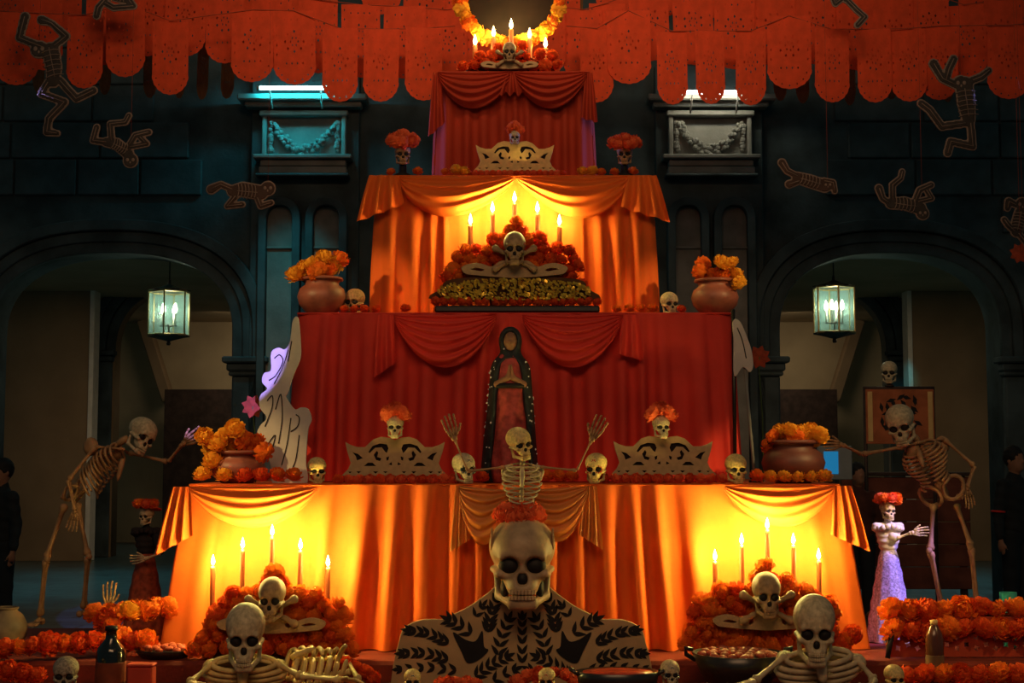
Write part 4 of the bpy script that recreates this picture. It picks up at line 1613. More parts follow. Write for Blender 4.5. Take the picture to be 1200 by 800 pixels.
# ================================================================== crowns with a small flower-capped skull
def crown_loops():
    def n_(p):
        return ((p[0] - 505) / 421.0, (630 - p[1]) / 421.0)
    left = [(80, 630), (128, 580), (150, 530), (118, 430), (104, 362), (145, 385), (200, 402), (262, 402), (330, 338), (390, 318), (450, 325), (505, 345)]
    right = [(1010 - x, y) for x, y in left[::-1][1:]]
    outer = [n_(p) for p in left + right]
    hl = [[(285, 440), (320, 388), (380, 368), (440, 374), (456, 410), (440, 452), (420, 436), (396, 404), (345, 408), (300, 452)],
          [(330, 462), (358, 424), (372, 446), (364, 478), (400, 490), (386, 516), (350, 506)],
          [(152, 436), (205, 452), (250, 490), (196, 512), (184, 474)],
          [(245, 556), (285, 524), (325, 524), (360, 556)],
          [(432, 482), (462, 470), (456, 505), (436, 515)],
          [(448, 540), (482, 516), (486, 552)],
          [(120, 596), (164, 596), (142, 616)], [(186, 594), (240, 594), (212, 616)], [(322, 594), (378, 594), (350, 618)], [(404, 594), (456, 594), (430, 616)]]
    holes = []
    for h in hl:
        holes.append([n_(p) for p in h])
        holes.append([n_((1010 - p[0], p[1])) for p in h])
    return [outer] + holes


CROWN_ME = plate(crown_loops(), 0.05, 0.006)
CROWN_BACK = plate(crown_loops()[:1], 0.01)


def crown(label, x0, x1, yb, Y, sk_c, sk_h, base=None, cap=FL_R, face=BONE, boardm=TANBOARD, rbase=6):
    cx = (x0 + x1) / 2
    zt = {True: None}
    p = at(cx, yb, Y)
    t = thing('crown_ornament', label, 'crown', p)
    s = mp(x1 - x0, Y) / 2
    obj('crown_board', CROWN_ME, boardm, t, (0, 0, 0.0), (math.radians(-4), 0, 0), (s, s * 0.6, s))
    obj('felt_backing', CROWN_BACK, mat('black_felt', (0.02, 0.012, 0.014), 0.95, var=0.2), t, (0, 0.012, 0), (math.radians(-4), 0, 0), (s * 0.985, s * 0.6, s * 0.985))  # added dark sheet, stands in for the shade seen through the cut holes
    sk = skull_part(t, at(sk_c[0], sk_c[1] + sk_h * 0.55, Y - 0.05), mp(sk_h, Y), (0, 0, FRND.uniform(-0.3, 0.3)), face)
    for i in range(5):
        a = PI * i / 4
        q = at(sk_c[0] - 0.36 * sk_h * math.cos(a), sk_c[1] - sk_h * (0.42 + 0.18 * math.sin(a)), Y - 0.06)
        blossom(q, mp(sk_h * 0.34, Y), cap, t, 'cap_flower')
    blossom(at(sk_c[0], sk_c[1] - sk_h * 0.62, Y - 0.02), mp(sk_h * 0.42, Y), cap, t, 'cap_flower')
    if base:
        n = int((base[1] - base[0]) / (rbase * 1.7))
        for i in range(n + 1):
            q = at(base[0] + (base[1] - base[0]) * i / n, yb + rbase * 0.7, Y - 0.06)
            blossom(q, mp(rbase, Y), FL_R if i % 4 else FL_D, t, 'base_flower')
    return t


crown('tan scroll crown with flower-capped skull at the left of the lowest step', 402, 523, 557, 8.80, (463, 498), 28, (396, 532), rbase=7)
crown('tan scroll crown with flower-capped skull at the right of the lowest step', 717, 838, 556, 8.80, (775, 498), 28, (708, 846), rbase=7)
crown('yellow scroll crown with flower-capped skull high on the third step', 555, 652, 200, 9.92, (603, 160), 18, (550, 660), boardm=CREAMBOARD, rbase=4)

# ================================================================== flower-capped skulls on the third step corners
for lab, x, y in (('flower-capped skull on the left corner of the third step', 472, 174), ('flower-capped skull on the right corner of the third step', 732, 177)):
    Y = 9.86
    t = thing('capped_skull', lab, 'skull', (at(x, y, Y).x, Y, ZT3 + 0.006), 0, 'flower-capped skulls on the third step')
    obj('neck_stand', MB().lathe([(0.06, 0), (0.06, 0.015), (0.028, 0.03), (0.025, 0.09), (0.03, 0.12)], 14).mesh(), BLACKP, t)
    zb = at(x, 194, Y).z
    skull_part(t, (at(x, y, Y).x, Y, zb), mp(27, Y), (0, 0, 0.12 if x < 600 else -0.12), BONE_O)
    for i in range(9):
        a = 2 * PI * i / 9
        q = at(x + 14 * math.cos(a), 164 - 3 * math.sin(a) + (y - 174), Y - 0.02 + 0.07 * math.sin(a))
        blossom(q, mp(8, Y), FL_R, t, 'cap_flower')
    blossom(at(x, 160 + (y - 174), Y - 0.02), mp(9, Y), FL_R, t, 'cap_flower')

# ================================================================== pots of marigolds
def pot(label, x, yb, w, h, Y, flowers, rpx, zbase, shape='round', m=TERRA):
    t = thing('flower_pot', label, 'flower pot', (at(x, yb, Y).x, Y, zbase))
    r = mp(w / 2, Y)
    H = mp(h, Y)
    prof = [(r * 0.55, 0), (r * 0.62, 0.01), (r * 0.92, H * 0.28), (r, H * 0.5), (r * 0.9, H * 0.72), (r * 0.68, H * 0.84), (r * 0.7, H * 0.92), (r * 0.84, H), (r * 0.76, H), (r * 0.6, H * 0.85), (r * 0.5, H * 0.6)]
    obj('clay_body', MB().lathe(prof, 28).mesh(), m, t)
    obj('rim', MB().tube([V((r * 0.80 * math.cos(a), r * 0.80 * math.sin(a), H)) for a in [2 * PI * i / 24 for i in range(24)]], r * 0.07, 6, closed=True).mesh(), m, t)
    for i, (fx, fy, fm) in enumerate(flowers):
        p = at(fx, fy, Y - 0.05 + 0.07 * math.sin(i * 2.1))
        blossom(p, mp(rpx * FRND.uniform(0.85, 1.15), Y), fm, t)
        b0 = V((at(x, yb, Y).x + (p.x - at(x, yb, Y).x) * 0.3, Y, zbase + H * 0.55))
        W(t, 'stem', MB().tube([b0, b0.lerp(p, 0.5) + V((0, 0, 0.02)), p], 0.006, 5), mat('green_stem', (0.05, 0.10, 0.03), 0.7, var=0.3))
    return t


Y_, O_ = FL_Y, FL_O
pot('clay pot of yellow marigolds on the left end of the second step', 377, 368, 58, 42, 9.42, [(346, 322, Y_), (358, 314, Y_), (372, 318, O_), (380, 302, Y_), (394, 310, Y_), (366, 309, Y_), (386, 318, O_), (398, 304, O_)], 12, ZT2 + 0.006)
pot('clay pot of orange marigolds on the right end of the second step', 838, 368, 56, 40, 9.42, [(820, 318, O_), (832, 324, O_), (846, 308, Y_), (858, 308, Y_), (862, 322, Y_), (866, 332, Y_), (845, 322, O_), (824, 310, O_)], 11, ZT2 + 0.006)
pot('dark clay pot crowded with yellow marigolds at the left end of the lowest step', 278, 568, 66, 36, 8.86, [(240, 512, Y_), (247, 528, Y_), (250, 540, Y_), (262, 513, Y_), (268, 525, Y_), (276, 502, Y_), (286, 516, O_), (300, 518, O_), (310, 530, O_), (272, 538, Y_), (292, 530, O_), (256, 520, Y_)], 12.5, ZT1 + 0.006)
pot('dark clay pot of yellow marigolds at the right end of the lowest step', 930, 568, 74, 48, 8.86, [(906, 512, O_), (914, 507, Y_), (926, 505, Y_), (938, 506, Y_), (950, 504, Y_), (960, 510, Y_), (944, 514, Y_), (902, 522, O_), (932, 514, O_), (956, 517, Y_)], 11, ZT1 + 0.006, m=mat('dark_terracotta', (0.13, 0.035, 0.022), 0.5, var=0.3, spec=0.5))

# ================================================================== loose marigolds along the steps
def edge_row(items, Y, zt, place):
    names = [i[3] for i in items]
    seen = {}
    for x, r, m_, cn in items:
        if names.count(cn) > 1:
            k = seen[cn] = seen.get(cn, -1) + 1
            cn = ['leftmost', 'second from left', 'third from left', 'fourth from left', 'fifth from left'][k] + ' ' + cn
        p = at(x, 500, Y)
        rr = mp(r, Y)
        o = blossom(V((p.x, Y, zt + rr * 0.86)), rr, m_, None, 'marigold', tilt=(FRND.uniform(0.1, 0.5), 0, FRND.uniform(0, 6)))
        tag(o, '%s marigold lying %s' % (cn, place), 'flower', 'marigolds %s' % place)


edge_row([(238, 12, FL_Y, 'yellow'), (264, 11, FL_Y, 'yellow')], 8.70, ZT1 + 0.006, 'before the left clay pot on the lowest step')
edge_row([(288, 11, FL_D, 'deep orange'), (308, 11, FL_D, 'deep orange'), (326, 11, FL_O, 'orange'), (345, 11, FL_O, 'orange')], 8.70, ZT1 + 0.006, 'between the left pot and the yellowed skull')
edge_row([(886, 10, FL_O, 'orange'), (902, 9, FL_Y, 'yellow'), (918, 9, FL_Y, 'yellow'), (934, 9, FL_Y, 'yellow'), (950, 9, FL_Y, 'yellow'), (966, 10, FL_Y, 'yellow')], 8.70, ZT1 + 0.006, 'along the right end of the lowest step')
edge_row([(566, 8, FL_D, 'deep orange'), (640, 9, FL_O, 'orange'), (655, 9, FL_O, 'orange'), (670, 9, FL_O, 'orange')], 8.78, ZT1 + 0.006, 'behind the raised-arm skeleton')
edge_row([(402, 6, FL_D, 'deep orange'), (414, 6, FL_D, 'deep orange'), (426, 6, FL_D, 'deep orange'), (440, 6, FL_D, 'deep orange'), (474, 7, FL_D, 'deep orange')], 9.36, ZT2 + 0.006, 'left of the sequin mound on the second step')
edge_row([(724, 6, FL_O, 'orange'), (738, 7, FL_O, 'orange'), (752, 7, FL_O, 'orange'), (766, 7, FL_O, 'orange'), (800, 6, FL_D, 'deep orange')], 9.36, ZT2 + 0.006, 'right of the sequin mound on the second step')
edge_row([(456, 6, FL_O, 'orange'), (488, 7, FL_O, 'orange'), (520, 6, FL_O, 'orange'), (534, 8, FL_Y, 'yellow'), (543, 7, FL_Y, 'yellow')], 9.83, ZT3 + 0.006, 'left of the yellow crown on the third step')
edge_row([(684, 7, FL_Y, 'yellow'), (696, 7, FL_Y, 'yellow'), (706, 6, FL_O, 'orange'), (722, 6, FL_O, 'orange'), (744, 7, FL_O, 'orange')], 9.83, ZT3 + 0.006, 'right of the yellow crown on the third step')

# ================================================================== loose skulls on the steps
def lone_skull(label, x, Y, hpx, zbase, rz=0.0, m=BONE, rx=0.0, paint=None, name='skull_ornament', stand=0.0):
    h = mp(hpx, Y)
    t = thing(name, label, 'skull', (at(x, 500, Y).x, Y, zbase))
    if stand:
        obj('base_block', MB().lathe([(0.35 * h, 0), (0.37 * h, 0.006), (0.34 * h, stand * 0.8), (0.3 * h, stand)], 18).mesh(), BLACKP, t)
    s = skull_part(t, (at(x, 500, Y).x, Y, zbase + stand + 0.006 * h), h, (rx, 0, rz), m)
    if paint:
        b = MB()
        for sx in (-1, 1):
            for k in range(9):
                a = 2 * PI * k / 9
                b.ell((sx * 0.135 + 0.125 * math.cos(a), -0.345 + 0.03 * abs(math.cos(a)), 0.455 + 0.112 * math.sin(a)), 0.026, 6, 4)
        for k in range(6):
            a = 2 * PI * k / 6
            b.ell((0.055 * math.cos(a), -0.355, 0.70 + 0.055 * math.sin(a)), 0.03, 6, 4)
        b.ell((0, -0.36, 0.70), 0.026, 6, 4)
        obj('painted_dots', b.mesh(), paint, s)
    return t


PAINT_R = mat('painted_red', (0.6, 0.03, 0.02), 0.6, var=0.2)
PAINT_B = mat('painted_blue', (0.03, 0.10, 0.16), 0.6, var=0.2)
lone_skull('yellowed plain skull between the left pot and the left crown', 372, 8.72, 31, ZT1 + 0.006, 0.25, BONE_Y)
lone_skull('glowing yellow skull between the right crown and the right pot', 862, 8.72, 35, ZT1 + 0.006, 0.1, BONE_Y)
lone_skull('painted skull with dotted eyes left of the raised-arm skeleton', 544, 8.70, 36, ZT1 + 0.006, 0.5, BONE, paint=PAINT_B)
lone_skull('painted skull with red dotted eyes right of the raised-arm skeleton', 698, 8.70, 36, ZT1 + 0.006, -0.25, BONE_Y, paint=PAINT_R)
lone_skull('small reddish skull beside the left pot on the second step', 414, 9.46, 32, ZT2 + 0.006, -0.3, BONE_O)
lone_skull('small pale skull beside the right pot on the second step', 786, 9.46, 28, ZT2 + 0.006, 0.3, BONE)

# ================================================================== robed figure with mantle, standing before the second step
FY = 8.95
fb = V((at(598, 500, FY).x, FY, ZT1 + 0.006))
fig = thing('robed_statue', 'veiled robed statue with dark sequined mantle before the scarlet step', 'statue', fb)
FH = at(598, 381, FY).z - fb.z


def robe(P):
    d = s_cap(P, (0, 0, 0.08), (0, 0, 0.62), 0.13, 0.095)
    d = smin(d, s_ell(P, (0, 0, 0.72), (0.10, 0.075, 0.12)), 0.05)
    d = d + 0.008 * np.sin(P[0] * 90 + 3 * np.sin(P[2] * 6)) * np.clip(1 - P[2], 0, 1)
    return np.maximum(d, -P[2])


def mantle(P):
    X = np.abs(P[0])
    d = s_cap(P, (0, 0.03, 0.05), (0, 0.03, 0.7), 0.185, 0.13)
    d = smin(d, s_ell(P, (0, 0.02, 0.90), (0.075, 0.085, 0.095)), 0.06)
    d = np.maximum(d, -s_cap(P, (0, -0.10, 0.0), (0, -0.10, 0.72), 0.135, 0.075))
    d = np.maximum(d, -s_ell(P, (0, -0.07, 0.90), (0.05, 0.08, 0.075)))
    d = d + 0.006 * np.sin(P[0] * 80) * np.clip(1.0 - P[2], 0, 1)
    return np.maximum(d, -P[2])


def fhead(P):
    Q = (np.abs(P[0]), P[1], P[2])
    d = s_ell(Q, (0, -0.01, 0.895), (0.044, 0.052, 0.062))
    d = smin(d, s_ell(Q, (0, -0.062, 0.888), (0.007, 0.011, 0.012)), 0.008)
    d = smax(d, -s_ell(Q, (0.018, -0.062, 0.903), (0.010, 0.01, 0.006)), 0.006)
    d = smin(d, s_cap(Q, (0, 0, 0.76), (0, 0, 0.86), 0.03), 0.02)
    return d


def fhands(P):
    Q = (np.abs(P[0]), P[1], P[2])
    d = s_cap(Q, (0.014, -0.105, 0.66), (0.006, -0.115, 0.735), 0.013, 0.006)
    for k in range(3):
        d = smin(d, s_cap(Q, (0.010, -0.10 - 0.008 * k, 0.69), (0.004, -0.104 - 0.010 * k, 0.742 - 0.004 * k), 0.006, 0.004), 0.003)
    d = smin(d, s_cap(Q, (0.018, -0.1, 0.66), (0.08, -0.06, 0.62), 0.016, 0.026), 0.02)
    return d


ROBE_M = mat('rose_robe', (0.45, 0.06, 0.05), 0.6, var=0.4, vscale=25)
MANT_M = mat('dark_mantle', (0.025, 0.03, 0.03), 0.55, var=0.4, vscale=20)
obj('robe', snet(robe, (-0.2, -0.2, -0.02), (0.2, 0.2, 0.88), 64), ROBE_M, fig, scale=FH)
obj('mantle', snet(mantle, (-0.24, -0.22, -0.02), (0.24, 0.26, 1.02), 72), MANT_M, fig, scale=FH)
obj('head', snet(fhead, (-0.07, -0.09, 0.72), (0.07, 0.07, 0.98), 40), mat('figure_skin', (0.32, 0.15, 0.08), 0.6, var=0.1), fig, scale=FH)
obj('folded_hands', snet(fhands, (-0.12, -0.16, 0.58), (0.12, 0.0, 0.78), 50), MATS['figure_skin'], fig, scale=FH)
obj('sash', MB().tube([V((0.105 * math.cos(a), 0.105 * math.sin(a), 0.61)) for a in [2 * PI * i / 20 for i in range(20)]], 0.018, 6, closed=True).mesh(), BLACKP, fig, scale=FH)
sq = MB()
r4 = random.Random(9)
for i in range(70):
    a = r4.uniform(-1.0, 1.0) * 1.9
    z = r4.uniform(0.02, 0.98)
    if z > 0.8 and abs(a) > 1.2:
        continue
    rr = np.interp(z, [0, 0.1, 0.7, 0.85, 1.0], [0.184, 0.18, 0.132, 0.086, 0.03])
    if abs(a) < 0.75 and z < 0.8:
        a = math.copysign(0.8 + r4.random() * 0.6, a)
    p = V((rr * math.sin(a), 0.03 - rr * math.cos(a), z))
    sq.ell(p, r4.uniform(0.004, 0.008), 6, 4)
so = obj('sequins', sq.mesh(), mat('silver_sequins', (0.95, 0.9, 0.85), 0.25, var=0.05, spec=1.0), fig, scale=FH)
so['kind'] = 'stuff'

# ================================================================== big skull on the leaf-patterned shoulder board
BY = 8.02
bz = at(612, 806, BY).z
board_t = thing('shoulder_board', 'tan shoulder-shaped board covered with black leaf pattern under the big skull', 'decoration', (at(612, 806, BY).x, BY, SF + 0.002))
s1 = mp(1, BY)
BX0 = 612.0


def bp(x, y):
    return ((x - BX0) * s1, (806 - y) * s1)


zoff = bz - (SF + 0.002)
left = [(458, 832), (464, 780), (470, 755), (476, 738), (495, 729), (520, 728), (534, 722), (550, 714), (562, 706), (574, 697), (584, 690), (594, 700), (606, 712)]
right = [(1224 - x, y) for x, y in left[::-1]]
outer = [bp(*p) for p in cr(left + right, 4, False)]
obj('board', plate([outer], 0.03, 0.004), TANBOARD, board_t, (0, 0, zoff))


def leaf(x, y, ang, L, w):
    L, w = L * 1.12, w * 0.95
    pts = []
    for i in range(6):
        t = i / 5
        pts.append((t * L, w * math.sin(PI * t ** 0.65)))
    for i in range(1, 5):
        t = 1 - i / 5
        pts.append((t * L, -w * math.sin(PI * t ** 0.65)))
    c, s = math.cos(ang), math.sin(ang)
    return [bp(x + px * c - py * s, y - (px * s + py * c)) for px, py in pts]


def spray(pts, n, L0, L1, w, spread=0.8, tip=True, mirror=True):
    """a frond of leaf pairs along the curve pts"""
    P = cr(pts, 12, False)
    lv = []
    for k in range(n):
        t = (k + 0.6) / n
        i = min(len(P) - 2, int(t * (len(P) - 1)))
        x, y = P[i]
        dx, dy = P[i + 1][0] - x, P[i + 1][1] - y
        a = math.atan2(-dy, dx)
        L = L0 + (L1 - L0) * t
        for sg in (-1, 1):
            lv.append(leaf(x, y, a + sg * spread, L, w))
    if tip:
        x, y = P[-1]
        a = math.atan2(-(P[-1][1] - P[-2][1]), P[-1][0] - P[-2][0])
        lv.append(leaf(x, y, a, L1, w))
    return lv


sprays = [
    spray([(530, 756), (505, 744), (482, 740)], 7, 13, 10, 2.5, 0.55),
    spray([(530, 774), (500, 766), (474, 766)], 7, 13, 9, 2.6, 0.6),
    spray([(540, 786), (505, 782), (470, 784)], 6, 12, 8, 2.4, 0.6),
    spray([(556, 746), (540, 734), (528, 728)], 4, 14, 12, 2.7, 0.7),
    spray([(572, 744), (576, 722), (584, 700)], 7, 14, 10, 2.7, 0.65),
    spray([(584, 770), (588, 748), (596, 728)], 5, 13, 11, 2.6, 0.75),
    spray([(556, 794), (574, 780), (594, 770)], 6, 13, 10, 2.5, 0.7),
    spray([(612, 780), (612, 750), (612, 726)], 6, 12, 10, 2.4, 0.5),
    spray([(575, 800), (590, 790), (604, 784)], 3, 12, 9, 2.4, 0.7),
    spray([(556, 728), (560, 720), (566, 712)], 2, 11, 9, 2.2, 0.7)]


def leaves_mesh(lps):
    b = MB()
    for i, lp in enumerate(lps):
        n = len(lp)
        y0 = -0.003 - 0.0002 * (i % 5)
        b.add([V((x, y0, z)) for x, z in lp] + [V((x, 0.003, z)) for x, z in lp],
              [tuple(range(n))] + [(k, n + k, n + (k + 1) % n, (k + 1) % n) for k in range(n)])
    return b.mesh(False)


def flip(lp):
    return [(-x, z) for x, z in lp][::-1]


for k, sp in enumerate(sprays):
    obj('leaf_spray', leaves_mesh(sp), BLACKP, board_t, (0, -0.0205, zoff))
    if k != 7:
        obj('leaf_spray', leaves_mesh([flip(l) for l in sp]), BLACKP, board_t, (0, -0.0205, zoff))
bird = [(532, 742), (546, 750), (558, 752), (566, 740), (568, 758), (573, 762), (566, 770), (556, 776), (548, 776), (542, 764)]
bl = [bp(*p) for p in cr(bird, 4)]
for lp in (bl, flip(bl)):
    obj('bird_motif', plate([lp], 0.007), BLACKP, board_t, (0, -0.0215, zoff))
for sg in (-1, 1):
    obj('prop', MB().tube([(sg * 0.4, 0.02, zoff + 0.35), (sg * 0.4, 0.08, 0.0)], 0.015, 6).mesh(), DARKWOOD, board_t)

big = thing('giant_skull', 'giant skull in the middle with flower crown and painted temples', 'skull', at(612, 714, BY - 0.12))
BH = mp(106, BY)
bs = skull_part(big, at(612, 712, BY - 0.06), BH, (math.radians(-3), 0, 0), mat('giant_bone', (0.47, 0.31, 0.17), 0.5, var=0.3, vscale=6, bump=0.15), wid=1.02)
# scroll ornaments on the temples and a jaw outline
for sg in (-1, 1):
    b = MB()
    for r0, zc in ((0.07, 0.74), (0.045, 0.74), (0.02, 0.74)):
        pts = [V((sg * (0.325 + 0.0 * r0) + 0.0, -0.10 + r0 * math.cos(a) * 0.9, zc + r0 * 1.6 * math.sin(a))) for a in [2 * PI * i / 18 for i in range(18)]]
        b.tube(pts, 0.012, 6, closed=True)
    obj('temple_scroll', b.mesh(), BONE_O, bs)
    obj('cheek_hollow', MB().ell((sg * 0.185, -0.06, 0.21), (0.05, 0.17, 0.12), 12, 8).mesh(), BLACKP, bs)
for i in range(12):
    a = 2 * PI * i / 12
    q = at(609 + 22 * math.cos(a), 604 - 4 * math.sin(a), BY + 0.02 + 0.11 * math.sin(a))
    blossom(q, mp(11, BY), FL_R, big, 'crown_flower')
for x, y in ((592, 598), (604, 596), (616, 596), (628, 598)):
    blossom(at(x, y, BY + 0.03), mp(10, BY), FL_R, big, 'crown_flower')
obj('neck_post', MB().tube([at(612, 716, BY + 0.06) - WL[big.name], V((0, 0.18, SF + 0.002 - WL[big.name].z))], 0.03, 10).mesh(), DARKWOOD, big)

# skeleton torso with raised arms rising from the flower crown
SY = 8.10
sk = thing('skeleton_figure', 'small skeleton with both arms raised above the giant skull', 'skeleton', at(611, 596, SY))
q = lambda x, y, dy=0.0: at(x, y, SY + dy)
u, f, sd = torso(sk, q(611, 606), q(612, 541), (0, -1, 0), mp(44, SY), BONE, ribs=9, rr=0.0058, deep=0.5, cover=0.80)
skull_part(sk, q(611, 538, -0.03), mp(38, SY), (math.radians(4), math.radians(-10), 0.5), BONE_Y)
W(sk, 'neck', MB().tube([q(612, 546), q(612, 541), q(613, 532)], [0.012, 0.016, 0.012], 8), BONE)
for s, sh, el, wr, hd in ((-1, (592, 547), (548, 552), (533, 515), (524, 488)), (1, (633, 547), (676, 551), (693, 516), (706, 490))):
    W(sk, 'clavicle', bone_mesh(q(612, 547, -0.05), q(*sh), 0.0045, 7), BONE)
    W(sk, 'shoulder_blade', MB().ell(q(sh[0] - s * 4, sh[1] + 6, 0.03), (mp(9, SY), 0.006, mp(9, SY)), 10, 6), BONE)
    limb(sk, q(*sh), q(*el), q(*wr), 0.006, BONE_O, ('upper_arm', 'forearm'))
    d = q(*hd) - q(*wr)
    W(sk, 'hand', hand_mb(q(*wr), d, (-s, 0, 0.1), d.length * 1.05, 0.25), BONE_O)

# ================================================================== life-size skeletons at both sides
def big_skeleton(label, Y, J, fwd, skull_rot, skull_h, m, mskull):
    q = lambda n: at(J[n][0], J[n][1], Y + (J[n][2] if len(J[n]) > 2 else 0))
    foot = q('ankA')
    t = thing('skeleton', label, 'skeleton', (q('pelvis').x, Y, SZ + 0.002))
    u, f, sd = torso(t, q('pelvis'), q('neck'), fwd, mp(J['w'], Y), m, ribs=10, rr=0.0085, deep=0.62, cover=0.68)
    W(t, 'pelvis', pelvis_mb(q('pelvis'), u, f, sd, mp(J['pw'], Y)), m)
    W(t, 'neck', MB().tube([q('neck'), q('neck').lerp(q('head'), 0.5), q('head')], [0.02, 0.024, 0.018], 8), m)
    hp = q('head')
    skull_part(t, hp + V(J['skoff']), mp(skull_h, Y), skull_rot, mskull)
    for k in 'AB':
        W(t, 'clavicle', bone_mesh(q('neck') + f * 0.05, q('sh' + k), 0.007, 7), m)
        c = q('sh' + k).lerp(q('neck'), 0.25) - f * 0.05 - u * 0.05
        W(t, 'shoulder_blade', MB().ell(c, (0.05, 0.03, 0.06), 10, 6), m)
        limb(t, q('sh' + k), q('el' + k), q('wr' + k), 0.0105, m, ('upper_arm', 'forearm'))
        d = q('hd' + k) - q('wr' + k)
        W(t, 'hand', hand_mb(q('wr' + k), d, J['th' + k], max(0.13, d.length * 1.1), 0.3), m)
        limb(t, q('hip' + k), q('kn' + k), q('ank' + k), 0.0145, m, ('thigh_bone', 'shin_bone'))
        W(t, 'kneecap', MB().ell(q('kn' + k) + V((0.012 * (1 if fwd[0] > 0 else -1), -0.02, 0)), (0.022,) * 3, 8, 6), m)
        an = q('ank' + k)
        W(t, 'foot', foot_mb(an, J['ft' + k], 0.15), m)
    return t


big_skeleton('life-size skeleton on the left, bending towards the flower pot', 9.3, dict(
    pelvis=(84, 578), neck=(138, 520), head=(150, 512), w=46, pw=36,
    skoff=(0.03, -0.02, -0.09),
    shA=(112, 523, -0.13), elA=(80, 562, -0.16), wrA=(88, 598, -0.14), hdA=(84, 618, -0.14), thA=(1, 0, 0),
    shB=(150, 530, 0.12), elB=(197, 541, 0.10), wrB=(214, 520, 0.06), hdB=(236, 507, 0.04), thB=(0, 0, 1),
    hipA=(76, 590, -0.08), knA=(54, 655, -0.06), ankA=(47, 722, -0.02), ftA=(-0.15, -1, 0),
    hipB=(90, 588, 0.07), knB=(103, 652, 0.05), ankB=(98, 713, 0.1), ftB=(1, -0.1, 0)),
    (1, -0.25, -0.35), (math.radians(18), math.radians(24), math.radians(58)), 43, BONE_O, BONE)
big_skeleton('life-size skeleton on the right, reaching for the right flower pot', 9.3, dict(
    pelvis=(1106, 578), neck=(1076, 517), head=(1068, 508), w=50, pw=46,
    skoff=(-0.05, -0.04, -0.06),
    shA=(1060, 523, -0.08), elA=(1010, 532, -0.14), wrA=(987, 521, -0.2), hdA=(968, 521, -0.24), thA=(0, 0, 1),
    shB=(1106, 514, 0.06), elB=(1142, 546, 0.02), wrB=(1133, 571, -0.04), hdB=(1138, 592, -0.06), thB=(-1, -0.3, 0),
    hipA=(1094, 590, -0.06), knA=(1090, 645, -0.10), ankA=(1104, 712, -0.05), ftA=(-0.5, -1, 0),
    hipB=(1120, 590, 0.06), knB=(1138, 640, 0.02), ankB=(1145, 712, 0.06), ftB=(-0.3, -1, 0)),
    (-0.45, -1, -0.25), (math.radians(16), math.radians(-10), math.radians(-28)), 46, BONE_O, BONE)

# ================================================================== skeleton busts reclining in front
def bust(label, Y, skull_px, skull_h, neck, chest, width, arms, m, ms, rot=(0, 0, 0), nrib=7):
    t = thing('seated_skeleton', label, 'skeleton', (at(chest[0], 500, Y).x, Y, SF + 0.002))
    q = lambda p: at(p[0], p[1], Y + (p[2] if len(p) > 2 else 0))
    pel = q(chest)
    torso(t, V((pel.x, Y + 0.10, SF + 0.03)), q(neck), (0, -1, 0.15), mp(width, Y), m, ribs=nrib, rr=0.0155, deep=0.3, cover=0.85)
    W(t, 'neck', MB().tube([q(neck), q((neck[0], neck[1] - 8)), q((neck[0], neck[1] - 20))], [0.022, 0.03, 0.022], 8), m)
    skull_part(t, at(skull_px[0], skull_px[1] + skull_h * 0.5, Y - 0.03), mp(skull_h, Y), rot, ms, wid=0.86)
    for sh, el, wr, hd in arms:
        W(t, 'clavicle', bone_mesh(q((neck[0], neck[1] + 2, -0.04)), q(sh), 0.011, 7), m)
        W(t, 'shoulder_blade', MB().ell(q((sh[0], sh[1] + 5, 0.02)), (0.05, 0.03, 0.05), 10, 6), m)
        limb(t, q(sh), q(el), q(wr), 0.014, m, ('upper_arm', 'forearm'))
        d = q(hd) - q(wr)
        W(t, 'hand', hand_mb(q(wr), d, (0, -1, 0.4), max(0.14, d.length), 0.25), m)
    return t


bust('seated skeleton with round black eyes at front left', 7.55, (287, 745), 74, (287, 768), (287, 806), 92,
     [((248, 778), (222, 800, -0.2), (262, 806, -0.35), (280, 804, -0.42)), ((326, 778), (352, 792, -0.1), (398, 796, -0.2), (424, 798, -0.25))], BONE_Y, BONE, (math.radians(4), 0, 0.12))
bust('seated skeleton with round black eyes at front right, arm stretched to its side', 7.5, (955, 737), 78, (957, 760), (962, 806), 94,
     [((920, 768), (884, 798, -0.15), (850, 806, -0.3), (830, 806, -0.35)), ((1004, 772), (1024, 796, -0.1), (1018, 806, -0.3), (1000, 806, -0.4))], BONE, BONE, (math.radians(4), 0, -0.12))

# yellow bones lying behind the front left skeleton's arm
rp_t = thing('lying_ribcage', 'yellow ribcage and leg bones lying beside the front left skeleton', 'skeleton', (at(376, 500, 7.75).x, 7.75, SF + 0.002))
c0, c1 = V((at(412, 500, 7.75).x, 7.80, SF + 0.10)), V((at(336, 500, 7.75).x, 7.74, SF + 0.115))
torso(rp_t, c0, c1, (0, -0.6, 1), 0.27, BONE_Y, ribs=7, rr=0.014, deep=0.5, cover=0.8)
W(rp_t, 'thigh_bone', bone_mesh(at(345, 774, 7.85), at(405, 770, 7.95), 0.014), BONE_Y)
W(rp_t, 'shin_bone', bone_mesh(at(405, 770, 7.95), at(420, 796, 7.7), 0.012), BONE_Y)

